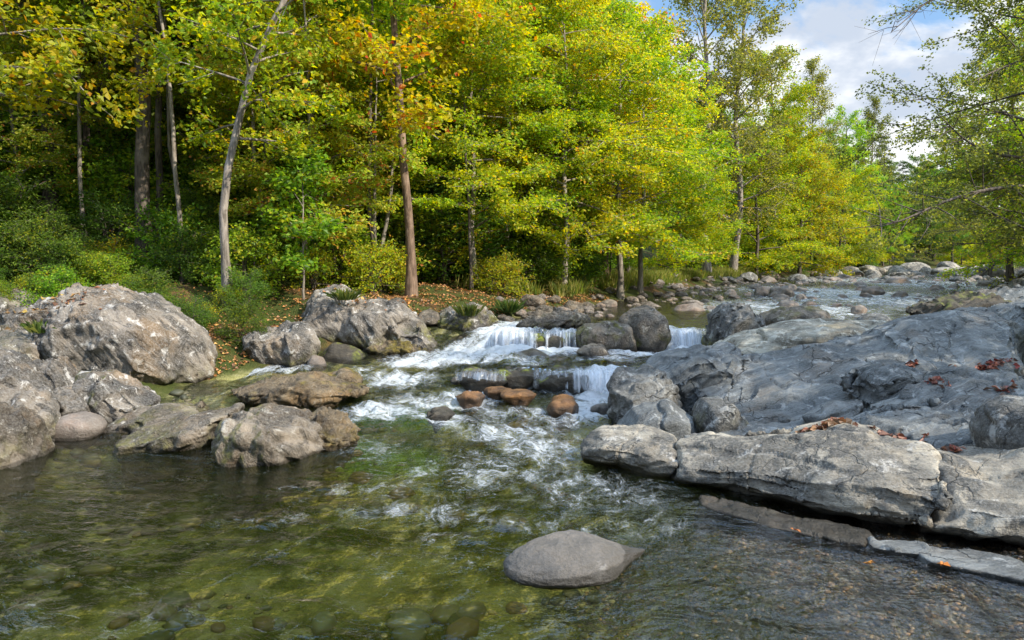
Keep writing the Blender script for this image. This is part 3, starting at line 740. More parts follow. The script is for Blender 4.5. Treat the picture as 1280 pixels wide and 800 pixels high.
rock('log_rock', 'blunt front end of the pale log-shaped rock, jutting into the pool', loft([
    logst(727, 548, 574, .05, .25, .4, .02), logst(750, 531, 582, .03, .45, .6), logst(800, 531, 592, .02, .55, .7), logst(840, 549, 602, .0, .5, .7)]),
    'pale_log', .024, 4, 71, .05, .9, .02, 2.2, .008, 9, (0, 80, -30, 2.5, .35, .02), cut=.02, terr=.03, tdir=(.1, .15, 1), tstep=.14, wet=.14)
rock('log_rock', 'longest middle length of the pale log-shaped rock, with a fold along its top', loft([
    logst(846, 549, 606, .0, .5, .7), logst(920, 546, 620, .02, .6, .8, .14), logst(1000, 541, 640, .04, .75, .9, .18), logst(1060, 530, 652, .05, .95, 1.0, .2), logst(1120, 548, 660, .06, .8, 1.0, .18), logst(1160, 562, 668, .06, .7, .9, .1)]),
    'pale_log', .026, 5, 72, .09, .8, .02, 2.0, .008, 9, (0, 80, -30, 2.0, .3, .025), cut=.02, terr=.045, tdir=(.12, .25, 1), tstep=.2, wet=.18)
rock('log_rock', 'thick black-stained near end of the pale log-shaped rock, at the picture edge', loft([
    logst(1168, 565, 668, .06, .7, .9, .12), logst(1220, 572, 680, .06, .8, 1.0, .2), logst(1300, 560, 692, .06, .9, 1.0, .2), logst(1400, 560, 720, .06, .9, 1.0, .1)]),
    'pale_log', .026, 5, 73, .08, .8, .03, 2.0, .010, 9, (20, 60, -30, 2.0, .4, .03), cut=.03, wet=.18)
for k, (lab, a) in enumerate([('thin wet ledge of rock awash under the middle log rock', [(880, 622), (1000, 648), (1090, 668), (1080, 680), (960, 655), (880, 630)]),
                              ('pale wet ledge stepping out of the shallows below the black-stained log rock', [(1090, 680), (1160, 684), (1165, 696), (1120, 692), (1092, 686)]),
                              ('longest pale wet ledge along the gravel at the picture edge', [(1150, 690), (1220, 692), (1330, 714), (1330, 735), (1240, 718), (1160, 702)])]):
    pts = []
    for px, py in a:
        q = onz(px, py, .03); pts += [q + np.array([0, .0, .05]), q + np.array([0, .1, .055]), q + np.array([0, .3, -.3])]
    rock('wet_ledge', lab, [[p - np.array([0, 0, (.07, .035, .045)[k]]) for p in pts]], 'grey_slab' if k else 'wet_dark', .018, 3, 80 + k, .035, 1.5, .02, 3, .008, 10, cut=.02, terr=.03, tstep=.05, wet=(.16, .06, .06)[k])

# teardrop stone
def teardrop():
    me = bmesh.new(); bmesh.ops.create_icosphere(me, subdivisions=6, radius=1)
    V = np.array([v.co[:] for v in me.verts]); F = np.array([[v.index for v in f.verts] + [f.verts[0].index] for f in me.faces])[:, :3]; me.free()
    a, b_ = onz(632, 726, 0), onz(806, 690, 0)
    ax = (b_ - a); L = np.linalg.norm(ax); ax /= L; sd = np.array([-ax[1], ax[0], 0])
    u = V[:, 0]
    t = (u + 1) / 2
    prof = np.where(t < .55, 1, 1 - .80 * ss((t - .50) / .5)) 
    w = V[:, 1] * .31 * L * prof * .95; h = V[:, 2] * .165 * L * np.where(V[:, 2] > 0, prof, 1)
    h = np.where(V[:, 2] > 0, h, h * .6)
    Q = a + ax * (t * L)[:, None] + sd * (w + 0.0 * t)[:, None]
    Q[:, 2] = h + .05 - .03 * t
    Q += (V * (.012 * fbm(V * 2.2, 3) + .004 * fbm(V * 9, 2))[:, None])
    c = np.array([Q[:, 0].mean(), Q[:, 1].mean(), Q[:, 2].min()])
    m = mesh_np('teardrop_stone', Q - c, F, True, [M['teardrop']])
    fattr(m, 'wet', 1.15 * ss((.115 + .03 * fbm(Q * 4, 2) - Q[:, 2]) / .05))
    tag(link('teardrop_stone', m, None, c), 'smooth teardrop-shaped grey stone standing alone in the foreground pool', 'stone')
teardrop()

# --- scattered river stones
def cobble_mesh(k, mat, rough=0.0):
    bm = bmesh.new(); bmesh.ops.create_icosphere(bm, subdivisions=4, radius=1)
    V = np.array([v.co[:] for v in bm.verts]); F = np.array([[v.index for v in f.verts] for f in bm.faces]); bm.free()
    r = np.random.default_rng(100 + k)
    for _ in range(7):
        nn = r.normal(size=3); nn /= np.linalg.norm(nn); h = r.uniform(.62, .95)
        dd = V @ nn; V = V - nn * (np.clip(dd - h, 0, None) * .8)[:, None]
    n = V / np.linalg.norm(V, axis=1)[:, None]
    V = V + n * (.14 * fbm(n * 1.2 + k * 7, 3) + rough * ridged(n * 2.4 + k * 3, 3))[:, None]
    V = V * np.array([1, r.uniform(.7, .95), r.uniform(.5, .75)])
    m = mesh_np('cobble', V, F, True, [M[mat]])
    return m
cob = [cobble_mesh(k, 'cobble') for k in range(7)]
cobr = [cobble_mesh(20 + k, 'rough_grey', .07) for k in range(5)]
cobo = [cobble_mesh(30 + k, 'mid_rock', .05) for k in range(4)]
cobp = [cobble_mesh(50 + k, 'pale_log', .03) for k in range(4)]
def scatter(n, fn, smin, smax, label, group, meshes, sink=.3, seed=1, name='river_stone'):
    r = np.random.default_rng(seed); placed = []
    tries = 0
    while len(placed) < n and tries < n * 30:
        tries += 1
        x, y = fn(r); s = smin * (smax / smin) ** (r.random() ** 1.6)
        if any((x - a) ** 2 + (y - b_) ** 2 < (.75 * (s + c)) ** 2 for a, b_, c in placed): continue
        placed.append((x, y, s))
        z = max(gz(x, y) + .12 * s, float(Wl(x, y)) - s * .32)
        o = link(name, meshes[r.integers(len(meshes))], None, (x, y, z + s * (.55 - sink) * .6))
        o.scale = (s, s * r.uniform(.8, 1.1), s * r.uniform(.75, 1.05)); o.rotation_euler = (r.normal() * .15, r.normal() * .15, r.random() * 6.3)
        tag(o, label, 'stone', group)
scatter(140, lambda r: (lambda y: (float(bankL(y)) + r.uniform(-1.3, 2.2), y))(19.5 + 32 * r.random() ** 1.3), .12, .36, 'rounded brown cobble on the cobble bar along the grassy far bank', 'cobbles on the bar along the grassy bank', cob, .35, 11)
scatter(135, lambda r: (lambda y: (float(bankL(y)) + (.16 + .8 * r.random()) * float(bankR(y) - bankL(y)), y))(22 + 40 * r.random() ** .8), .16, .55, 'brown stone standing in the shining upper stream', 'stones standing in the upper stream', cob, .3, 12)
scatter(150, lambda r: (lambda y: (float(bankL(y)) + r.uniform(-.05, 1.0) * float(bankR(y) - bankL(y)), y))(r.uniform(46, 108)), .3, 1.0, 'pale boulder crowding the far head of the stream', 'boulders at the far head of the stream', cob[:3] + cobr, .3, 13, 'river_boulder')
scatter(70, lambda r: (lambda y: (float(bankL(y)) + r.uniform(.0, 1.0) * float(bankR(y) - bankL(y)), y))(r.uniform(66, 116)), .8, 2.0, 'broad pale boulder at the distant head of the stream', 'broad boulders at the distant head of the stream', cobp, .32, 18, 'river_boulder')
scatter(34, lambda r: (lambda y: (float(bankR(y)) + r.uniform(-.4, 2.5), y))(r.uniform(16, 48)), .25, .7, 'grey bank rock along the shaded stream edge beyond the outcrop', 'rocks along the shaded stream edge', cobr, .3, 14, 'bank_rock')
scatter(34, lambda r: (lambda y: (float(bankL(y)) + r.uniform(-1.6, .6), y))(r.uniform(17, 22.5)), .12, .38, 'leaf-strewn brown rock on the bank above the white chute', 'leaf-strewn rocks above the chute', cobo, .35, 15, 'bank_rock')
for k, (px, py, D, s, lab) in enumerate([(866, 381, 24, .36, 'round yellow-mossed boulder at the end of the cobble bar'), (975, 368, 30, .62, 'largest rounded boulder of the midstream pair'), (955, 371, 31, .55, 'pale flat boulder behind the largest rounded midstream boulder'),
                                         (1073, 387, 21, .3, 'dark dome-shaped stone alone in the open upper stream'), (1092, 362, 32, .5, 'reddish dome-shaped boulder in the shallows'), (1125, 366, 30, .34, 'flat brown boulder near the head of the open water')]):
    p = at(px, py, D); o = link('river_boulder', cob[k % 7], None, (p[0], p[1], float(Wl(p[0], p[1])) + s * .12)); o.scale = (s, s, s); o.rotation_euler = (0, 0, k * 1.3)
    tag(o, lab, 'boulder')

# gravel in the shallows
def gravel():
    bm = bmesh.new(); bmesh.ops.create_icosphere(bm, subdivisions=1, radius=1)
    V0 = np.array([v.co[:] for v in bm.verts]); F0 = np.array([[v.index for v in f.verts] for f in bm.faces]); bm.free()
    n = 22000
    y = 2.8 + 4.6 * R.random(n) ** 1.1; x = .6 + 4.6 * R.random(n)
    k = (x > .9 + (6.2 - y) * .35 + R.normal(size=n) * .35) & (x < bankR(y) + .2); x, y = x[k], y[k]; n = len(x)
    s = .009 + .026 * R.random(n) ** 3.5
    z = ground_z(x, y) + s * .2
    a = R.random(n) * 6.28; ca, sa = np.cos(a), np.sin(a)
    W0 = V0[None] * (s[:, None] * np.stack([np.ones(n), .55 + .4 * R.random(n), .4 + .3 * R.random(n)], -1))[:, None, :]
    W0 = W0 * (1 + .12 * R.normal(size=(n, len(V0), 1)))
    Q = np.stack([W0[..., 0] * ca[:, None] - W0[..., 1] * sa[:, None], W0[..., 0] * sa[:, None] + W0[..., 1] * ca[:, None], W0[..., 2]], -1) + np.stack([x, y, z], -1)[:, None, :]
    F = (F0[None] + (np.arange(n) * len(V0))[:, None, None]).reshape(-1, 3)
    pal = np.array([(.22, .12, .05), (.13, .085, .05), (.30, .2, .10), (.15, .13, .11), (.07, .055, .045), (.3, .17, .08)])
    c = .8 * pal[R.integers(len(pal), size=n)] * (.7 + .5 * R.random((n, 1)))
    b = N('pebble'); b.out(b.n('ShaderNodeBsdfPrincipled', {'Base Color': b.attr('col', 'Color'), 'Roughness': .6}).outputs[0])
    m = mesh_np('gravel', Q.reshape(-1, 3), F, True, [b.m]); cattr(m, 'col', np.repeat(c, len(V0), 0))
    tag(link('gravel', m), 'small brown pebbles covering the shallows by the pale wet ledges', kind='stuff')
gravel()
def bed_stones():
    bm = bmesh.new(); bmesh.ops.create_icosphere(bm, subdivisions=2, radius=1)
    V0 = np.array([v.co[:] for v in bm.verts]); F0 = np.array([[v.index for v in f.verts] for f in bm.faces]); bm.free()
    r = np.random.default_rng(77); n = 1500
    y = 3.2 + 9 * r.random(n); x = r.uniform(-7.2, 3.2, n)
    k = (fbm(P2(x, y, .45), 2) > -.12) & (dL(x, y) > -.2) & (dR(x, y) > 0) & (x < 1.0 + (y - 6) * .25); x, y = x[k], y[k]; n = len(x)
    s = .035 + .17 * r.random(n) ** 4
    z = ground_z(x, y) + s * .1
    nz = np.stack([fbm(V0 * 1.3 + q * 7.1, 2) for q in range(12)])[r.integers(12, size=n)]
    sh = np.stack([np.ones(n), .6 + .4 * r.random(n), .35 + .25 * r.random(n)], -1)
    a = r.random(n) * 6.28; ca, sa = np.cos(a)[:, None], np.sin(a)[:, None]
    W0 = V0[None] * (1 + .22 * nz[..., None]) * (s[:, None] * sh)[:, None, :]
    Q = np.stack([W0[..., 0] * ca - W0[..., 1] * sa, W0[..., 0] * sa + W0[..., 1] * ca, W0[..., 2]], -1) + np.stack([x, y, z], -1)[:, None, :]
    F = (F0[None] + (np.arange(n) * len(V0))[:, None, None]).reshape(-1, 3)
    pal = np.array([(.17, .14, .07), (.10, .09, .045), (.22, .19, .10), (.06, .06, .03), (.20, .13, .06), (.14, .14, .09)])
    c = pal[r.integers(len(pal), size=n)] * (.7 + .5 * r.random((n, 1)))
    m = mesh_np('submerged_stones', Q.reshape(-1, 3), F, True, [bpy.data.materials['pebble']]); cattr(m, 'col', np.repeat(c, len(V0), 0))
    tag(link('submerged_stones', m), 'stones of many sizes lying under the clear pool water', kind='stuff')
bed_stones()

# ------------------------------------------------------------------ waterfalls
def waterfall(label, pts, drop, throw, foam, seed):
    """pts: lip points (px, py, D); the sheet leaves the lip, bends over and lands a little downstream"""
    L = np.array([at(*p) for p in pts]); tt = np.linspace(0, 1, 90); s = np.linspace(0, 1, len(L))
    lip = np.stack([np.interp(tt, s, L[:, k]) for k in range(3)], -1)
    nv = 26; v = np.linspace(0, 1, nv)
    so = seed * 7.7
    V = np.zeros((nv, 90, 3)); foamA = np.zeros((nv, 90))
    ln = fbm(np.stack([tt * 9 + so, tt * 0, tt * 0], -1), 3)
    for i, q in enumerate(v):
        back = .25 * max(0, .15 - q) / .15
        V[i] = lip
        V[i, :, 1] += back - throw * (q ** .6) * (1 + .8 * ln) * (q > 0) 
        V[i, :, 2] += .015 + .03 * ln - drop * (np.clip(q - .1, 0, 1) / .9) ** 1.5 * (1 + .05 * ln)
        foamA[i] = foam * (.25 + .75 * ss(q / .5)) * (1 + .9 * fbm(np.stack([tt * 4 + so, tt * 0 + 3, tt * 0], -1), 2)) * ss(np.minimum(tt, 1 - tt) / .10 + .1) - .45 * ss((.06 - np.minimum(tt, 1 - tt)) / .06) - .5 * ss((q - .86 - .06 * ln) / .14)
    V += .012 * np.stack([0 * V[..., 0], fbm(V.reshape(-1, 3) * np.array([14, 2, 2]) + so, 3).reshape(nv, 90), 0 * V[..., 0]], -1)
    idx = np.arange(nv * 90).reshape(nv, 90)
    F = np.stack([idx[:-1, :-1], idx[1:, :-1], idx[1:, 1:], idx[:-1, 1:]], -1).reshape(-1, 4)
    Q = V.reshape(-1, 3); c = np.array([Q[:, 0].mean(), Q[:, 1].mean(), Q[:, 2].min()])
    m = mesh_np('waterfall', Q - c, F, True, [M['fall']])
    fattr(m, 'foam', foamA.ravel())
    wid = np.linalg.norm(L[-1] - L[0])
    UV = np.stack([np.tile(tt * wid + so, nv), np.repeat(v * (drop + throw), 90)], -1)
    m.uv_layers.new(name='flow').data.foreach_set('uv', UV[F.ravel()].astype(np.float32).ravel())
    tag(link('waterfall', m, None, c), label, 'waterfall')
waterfall('broad white fall pouring through the mossy lip beside the grey outcrop', [(712, 462, 12.45), (735, 461, 12.4), (775, 462, 12.35), (800, 462, 12.3)], .38, .34, .50, 1)
waterfall('thin trickling fall over the dark mossy lip', [(664, 462, 12.75), (690, 463, 12.7), (712, 463, 12.5)], .34, .22, .24, 2)
waterfall('low fringe of water spilling off the mossy stone in mid rapids', [(566, 465, 12.6), (600, 464, 12.4), (636, 466, 12.5)], .16, .2, .26, 3)
waterfall('white fall streaming over the green mossy sill at the head of the rapids', [(672, 414, 15.95), (700, 413, 15.8), (724, 413, 15.7)], .42, .4, .42, 4)
waterfall('slanting white chute at the head of the rapids', [(606, 414, 16.4), (640, 413, 16.1), (674, 414, 15.95)], .40, .75, .62, 5)
waterfall('narrow splashing fall between tall block and knobbly boulder', [(836, 412, 15.8), (856, 413, 15.7), (876, 412, 15.75)], .38, .30, .6, 6)

# ------------------------------------------------------------------ foliage
def leaf_cloud(c, t, n, s, width=.36, fold=.12):
    b_ = np.cross(n, t); b_ /= np.linalg.norm(b_, axis=1)[:, None] + 1e-9
    n2 = np.cross(t, b_)
    s = s[:, None]
    V = np.stack([c - t * s * .5, c + b_ * s * width + n2 * s * fold, c + t * s * .5 - n2 * s * fold * .7, c - b_ * s * width + n2 * s * fold], 1).reshape(-1, 3)
    F = np.arange(len(V)).reshape(-1, 4)
    return V, F

def unit(v): return v / (np.linalg.norm(v, axis=-1, keepdims=True) + 1e-9)

PAL = {
 'yellow': [((.42, .36, .015), 4), ((.30, .33, .02), 5), ((.20, .27, .02), 3), ((.48, .27, .02), .8), ((.12, .18, .02), 1.5)],
 'lime': [((.30, .34, .015), 4), ((.21, .30, .02), 5), ((.40, .36, .02), 2.5), ((.12, .19, .02), 2), ((.40, .24, .04), .5)],
 'gold': [((.52, .25, .02), .8), ((.50, .40, .015), 4), ((.42, .39, .02), 5), ((.28, .32, .02), 4), ((.20, .26, .02), 2), ((.45, .12, .03), .3)],
 'green': [((.14, .25, .02), 5), ((.22, .31, .02), 4), ((.09, .16, .02), 2.5), ((.33, .33, .02), 2)],
 'deep': [((.08, .14, .02), 5), ((.12, .19, .02), 4), ((.05, .09, .018), 3), ((.24, .26, .02), 1)],
 'dark': [((.022, .045, .016), 4), ((.035, .065, .02), 4), ((.06, .10, .025), 2), ((.12, .13, .02), .5)],
 'rust': [((.36, .20, .04), 1), ((.32, .30, .03), 4), ((.22, .28, .03), 5), ((.40, .14, .04), .6)],
 'airy': [((.13, .14, .025), 4), ((.19, .19, .025), 4), ((.075, .09, .025), 3), ((.30, .26, .03), 2)],
 'fresh': [((.09, .24, .05), 4), ((.14, .30, .06), 4), ((.06, .16, .03), 2)],
}
def leaf_colors(pal, c, r, clump=1.1, seed=0):
    P = PAL[pal]; w = np.array([p[1] for p in P], float); w /= w.sum(); cum = np.cumsum(w)
    u = r.random(len(c)) * .62 + .38 * np.clip(.5 + .9 * fbm(c * clump + seed, 2), 0, .999)
    u = np.clip((u - .12) / .76, 0, .9999)
    k = np.searchsorted(cum, u)
    k = np.where(r.random(len(c)) < .15, r.choice(len(P), len(c), p=w), np.minimum(k, len(P) - 1))
    col = np.array([p[0] for p in P])[k]
    return col * (.8 + .4 * r.random((len(c), 1)))

class Wood:
    def __init__(s): s.V = []; s.F = []; s.n = 0
    def tube(s, pts, rad_, sides=6):
        pts = np.asarray(pts); n = len(pts)
        t = unit(np.gradient(pts, axis=0)); ref = np.array([.31, .83, .2]) if abs(t[0][2]) > .8 else np.array([0, 0, 1.0])
        a = unit(np.cross(t, ref)); b_ = np.cross(t, a)
        ang = np.linspace(0, 2 * math.pi, sides, endpoint=False)
        ring = pts[:, None] + (a[:, None] * np.cos(ang)[None, :, None] + b_[:, None] * np.sin(ang)[None, :, None]) * np.asarray(rad_)[:, None, None]
        s.V.append(ring.reshape(-1, 3))
        i = np.arange(n * sides).reshape(n, sides); j = np.roll(i, -1, 1)
        s.F.append(np.stack([i[:-1], j[:-1], j[1:], i[1:]], -1).reshape(-1, 4) + s.n); s.n += n * sides
    def mesh(s, name, mat): return mesh_np(name, np.vstack(s.V), np.vstack(s.F), True, [M[mat]])

def make_tree(seed, H, R_, h0, limbs, leaves, leaf, pal, bark='bark_dark', r0=.16, up=.35, droop=.5, layered=.7, lean=(0, 0), shape='oval', stems=1, sub=7, width=.36,
              bend=None, visible_twigs=True, clumpy=.0, elr=.22, extra=()):
    r = np.random.default_rng(seed); wd = Wood()
    segs = []   # leaf bearing twigs: a, b
    for si in range(stems):
        nz = 14; tz = np.linspace(0, 1, nz)
        so = r.uniform(-50, 50)
        wob = np.stack([fbm(np.stack([tz * 2.2 + so, tz * 0, tz * 0], -1), 2), fbm(np.stack([tz * 2.2, tz * 0 + so, tz * 0], -1), 2), tz * 0], -1) * H * .035
        wob -= wob[0]
        off = np.array([0, 0, 0.0])
        ln = np.array([lean[0], lean[1], 0.0])
        if stems > 1:
            aa = si * 6.28 / stems + r.random(); off = np.array([math.cos(aa), math.sin(aa), 0]) * r0 * 1.6; ln = ln + np.array([math.cos(aa), math.sin(aa), 0]) * .16
        Hs = H * (1 if si == 0 else r.uniform(.7, .98))
        T = off + np.stack([tz * 0, tz * 0, tz * Hs], -1) + wob + ln * (Hs * tz ** 1.3)[:, None]
        if bend is not None: T = T + np.array([np.interp(tz, bend[0], bend[1]), tz * 0, tz * 0]).T
        T[0, 2] = -.4
        rr = r0 * (1 - tz) ** .75 * .95 + r0 * .04; rr[0] *= 1.75
        wd.tube(T, rr, 9)
        for i in range(limbs):
            q = (i + r.random() * .8) / limbs
            hh = h0 + (Hs * .985 - h0) * q
            f = hh / Hs
            p = np.array([np.interp(f, tz, T[:, k]) for k in range(3)])
            if shape == 'oval': pr = (.45 + .55 * math.sin(math.pi * min(1, q * .85 + .18)))
            elif shape == 'cone': pr = 1.05 - .92 * q
            elif shape == 'umbrella': pr = .5 + .5 * q if q < .75 else 1 - (q - .75) * 2.2
            else: pr = .8 + .25 * r.random()
            Lm = R_ * pr * r.uniform(.72, 1.12)
            az = i * 2.4 + r.normal() * .5 + si
            el = up * (.2 + 1.2 * q) + r.normal() * elr
            d = np.array([math.cos(az) * math.cos(el), math.sin(az) * math.cos(el), math.sin(el)])
            k = np.linspace(0, 1, 7)
            B = p + d * (Lm * k)[:, None]
            B[:, 2] -= droop * Lm * .30 * k ** 2
            B += .05 * Lm * np.stack([fbm(np.stack([k * 2 + i, k * 0 + seed, k * 0], -1), 2), fbm(np.stack([k * 2, k * 0 + seed, k * 0 + i], -1), 2), .4 * fbm(np.stack([k * 2 + 9, k * 0 + seed, k * 0 + i], -1), 2)], -1) * k[:, None]
            rb = max(.008, r0 * .38 * (1 - f * .75))
            wd.tube(B, rb * (1 - k) + .005, 5)
            segs.append((B[3], B[6], 1.0))
            for j in range(sub):
                tq = .22 + .78 * (j + r.random()) / sub
                o = np.array([np.interp(tq, k, B[:, m_]) for m_ in range(3)])
                sd = 1 if j % 2 else -1
                a2 = az + sd * r.uniform(.5, 1.15); e2 = el * .35 + r.normal() * (.12 + .5 * (1 - layered))
                l2 = Lm * r.uniform(.22, .48) * (1.1 - .5 * tq) + .12
                e = o + l2 * np.array([math.cos(a2) * math.cos(e2), math.sin(a2) * math.cos(e2), math.sin(e2)]) - np.array([0, 0, droop * l2 * .15])
                if visible_twigs: wd.tube(np.array([o, (o + e) / 2 + r.normal(size=3) * .03 * l2, e]), [rb * .32 + .003, rb * .2 + .003, .003], 4)
                segs.append((o + (e - o) * .15, e, 1.0))
                for _ in range(2):
                    tq2 = r.uniform(.3, .95); o2 = o + (e - o) * tq2; a3 = a2 + r.normal() * .9
                    l3 = l2 * r.uniform(.35, .6)
                    segs.append((o2, o2 + l3 * np.array([math.cos(a3), math.sin(a3), (1 - layered) * r.normal() * .8 - .1 * droop]), .8))
    for pts, ra, leafy in extra:   # limbs the photograph shows one by one
        pts = np.array(pts, float); kk = np.linspace(0, 1, len(pts)); k = np.linspace(0, 1, 16)
        B = np.stack([np.interp(k, kk, pts[:, j]) for j in range(3)], -1); B = .5 * B + .25 * (np.vstack([B[:1], B[:-1]]) + np.vstack([B[1:], B[-1:]]))
        wd.tube(B, ra * (1 - .85 * k), 6); L_ = np.linalg.norm(B[-1] - B[0]); dr = unit(B[-1] - B[0])
        for j in range(26 if leafy else 12):
            tq = r.uniform(.25, 1); o = np.array([np.interp(tq, k, B[:, m_]) for m_ in range(3)])
            e = o + unit(dr + r.normal(size=3) * np.array([.7, .7, .6])) * L_ * (r.uniform(.10, .24) if leafy else r.uniform(.05, .13))
            md = (o + e) / 2 + r.normal(size=3) * .03 * L_ * .2
            wd.tube(np.array([o, md, e]), [ra * .25, ra * .16, .004], 4)
            for _ in range(3):
                o2 = o + (e - o) * r.uniform(.3, 1); e2_ = o2 + unit(e - o + r.normal(size=3) * .5 * np.linalg.norm(e - o)) * L_ * r.uniform(.04, .10)
                if leafy: segs.append((o2, e2_, 1.0))
                else: wd.tube(np.array([o2, e2_]), [ra * .12, .003], 3)
    Aa = np.array([s[0] for s in segs]); Bb = np.array([s[1] for s in segs])
    ln_ = np.linalg.norm(Bb - Aa, axis=1); dens = ln_ * np.clip(1 + clumpy * r.normal(size=len(segs)), .15, 3); dens /= dens.sum()
    k = r.choice(len(segs), leaves, p=dens); u = r.random(leaves)[:, None]
    ax = unit(Bb - Aa)[k]
    spread = leaf * 1.1
    c = Aa[k] + (Bb - Aa)[k] * u + r.normal(size=(leaves, 3)) * np.array([spread, spread, spread * (1.15 - .8 * layered)])
    t = unit(ax * .6 + r.normal(size=(leaves, 3)) * np.array([.7, .7, .35]) + np.array([0, 0, -.25 * droop]))
    n = unit(np.array([0, 0, 1.0]) * (.35 + layered) + r.normal(size=(leaves, 3)) * .62)
    V, F = leaf_cloud(c, t, n, leaf * (.65 + .7 * r.random(leaves)), width)
    m = mesh_np('crown', V, F, False, [M['leaf']]); cattr(m, 'col', np.repeat(leaf_colors(pal, c, r, 1.0, seed), 4, 0))
    return wd.mesh('trunk', bark), m

def tree(name, proto, loc, label, group=None, scale=1.0, rz=0.0, cat='tree', rx=0.0):
    o = empty(name, loc, rz); o.scale = (scale,) * 3; o.rotation_euler[0] = rx
    link('trunk', proto[0], o); link('crown' if cat != 'shrub' else 'foliage', proto[1], o)
    return tag(o, label, cat, group)

PR = {
 'layer_a': make_tree(1, 9.5, 3.7, 1.7, 44, 36000, .10, 'lime', 'bark_grey', .11, .45, .55, .6, sub=8),
 'layer_b': make_tree(2, 8.8, 3.7, 1.8, 42, 36000, .10, 'yellow', 'bark_grey', .10, .42, .7, .6, sub=8),
 'layer_c': make_tree(3, 7.5, 3.3, .9, 36, 28000, .10, 'rust', 'bark_grey', .09, .35, .6, .65, sub=8),
 'tall_gold': make_tree(4, 17, 3.8, 3.5, 40, 26000, .16, 'gold', 'bark_red', .17, .6, .35, .3, sub=7),
 'tall_lime': make_tree(5, 17, 4.2, 3.0, 42, 28000, .15, 'lime', 'bark_dark', .18, .55, .4, .35, sub=7),
 'tall_green': make_tree(6, 18, 4.3, 3.5, 44, 28000, .16, 'green', 'bark_dark', .22, .5, .45, .4, sub=7),
 'tall_deep': make_tree(7, 18, 4.0, 3.0, 40, 24000, .17, 'deep', 'bark_dark', .20, .45, .5, .4, sub=7),
 'airy': make_tree(8, 17, 3.4, 3.0, 40, 17000, .13, 'airy', 'bark_grey', .18, .95, .15, .2, sub=7, clumpy=.8),
 'round_yel': make_tree(9, 8.5, 3.9, .5, 40, 32000, .12, 'yellow', 'bark_dark', .12, .55, .45, .5, sub=8),
 'hemlock': make_tree(10, 15, 3.0, .8, 56, 22000, .14, 'dark', 'bark_dark', .16, .12, .7, .8, shape='cone', width=.2),
 'under': make_tree(15, 5.5, 2.4, .5, 28, 22000, .085, 'green', 'bark_dark', .06, .5, .5, .55, sub=7),
 'shrub_a': make_tree(11, 2.4, 1.5, .2, 10, 5600, .11, 'deep', 'bark_dark', .04, .6, .3, .4, stems=4, sub=5, width=.22),
 'shrub_b': make_tree(12, 2.0, 1.3, .2, 9, 4600, .10, 'green', 'bark_dark', .035, .6, .3, .4, stems=4, sub=5),
 'shrub_y': make_tree(13, 1.3, 1.1, .15, 8, 3200, .075, 'yellow', 'bark_dark', .025, .7, .3, .4, stems=4, sub=5),
 'sapling': make_tree(14, 3.6, 1.0, .9, 14, 2200, .13, 'green', 'bark_grey', .03, .6, .4, .5, sub=4),
}
def G(px, D): 
    x = (px - 640) / FPX * D; return (x, D, gz(x, D) - .05)

# front row, one by one
def front(px, D, key, label, scale=1, rz=0, name='broadleaf_tree', proto=None):
    return tree(name, proto or PR[key], G(px, D), label, None, scale, rz)
leaner = make_tree(21, 13.5, 2.5, 3.6, 34, 13000, .12, 'yellow', 'bark_grey', .105, .55, .3, .3, bend=([0, .21, .33, .41, .47, .56, .75, 1], [0, .02, .35, .72, 1.05, 1.55, 2.4, 3.2]), sub=6)
front(287, 16.7, '', 'slender pale-barked tree leaning over, rooted between biggest boulder and undercut outcrop', name='leaning_tree', proto=leaner)
maple = make_tree(25, 12, 3.8, 4.6, 30, 17000, .15, 'yellow', 'bark_grey', .13, .35, .5, .45, sub=8, clumpy=.5)
front(-30, 16.5, '', 'yellow broad-leaved tree reaching in over the boulders at the picture edge', name='broadleaf_tree', proto=maple, rz=1.0)
pole = [make_tree(26 + k, 20, 3.4, 8.0, 22, 13000, .16, ('lime', 'green')[k], 'bark_dark', (.15, .11)[k], .5, .4, .4, sub=6) for k in (0, 1)]
for k, (px, D, sc_, lab) in enumerate([(64, 20.5, 1.15, 'thick dark pole-like trunk nearest the picture edge'), (118, 21.5, 1.0, 'first of two thin dark trunks right of the thick pole-like trunk'), (140, 23, .95, 'second thin dark trunk, closest to the thick trunk behind the boulder'),
                                      (200, 21, 1.0, 'slim dark trunk touching the thick trunk behind the boulder'), (243, 23.5, .9, 'slim dark trunk seen through the leaning tree sprays'), (430, 24, .9, 'slim dark trunk between sapling and three slim stems'), (20, 24, 1.0, 'dim trunk deep in the wood at the picture edge')]):
    front(px, D, '', lab, sc_, k * 1.3, 'tall_tree', pole[k % 2])
darkt = make_tree(22, 20, 3.6, 6.5, 26, 16000, .17, 'green', 'bark_dark', .21, .45, .4, .45, sub=6)
front(186, 19.5, '', 'tall straight tree with thick dark trunk rising behind the biggest boulder', name='tall_tree', proto=darkt)
red = make_tree(23, 16, 3.6, 4.2, 28, 17000, .15, 'gold', 'bark_red', .13, .5, .35, .4, sub=6)
front(514, 19.6, '', 'straight reddish-brown trunk with golden crown on the bank above the largest outcrop', name='golden_tree', proto=red)
trip = make_tree(24, 7.5, 2.6, 2.2, 9, 13000, .10, 'lime', 'bark_grey', .07, .4, .5, .8, stems=3, sub=6)
front(468, 21, '', 'small clump of three slim grey stems beside the reddish trunk', name='multi_stem_tree', proto=trip)
front(594, 23, 'layer_b', 'low forked tree with layered yellow sprays over the upper bank', 1.0, .6, 'layered_tree')
front(632, 25, 'layer_a', 'layered lime-green tree just behind the low forked tree', 1.05, 2.1, 'layered_tree')
front(705, 25.0, 'layer_b', 'broad layered yellow tree drooping over the cobble bar', 1.15, 3.9, 'layered_tree')
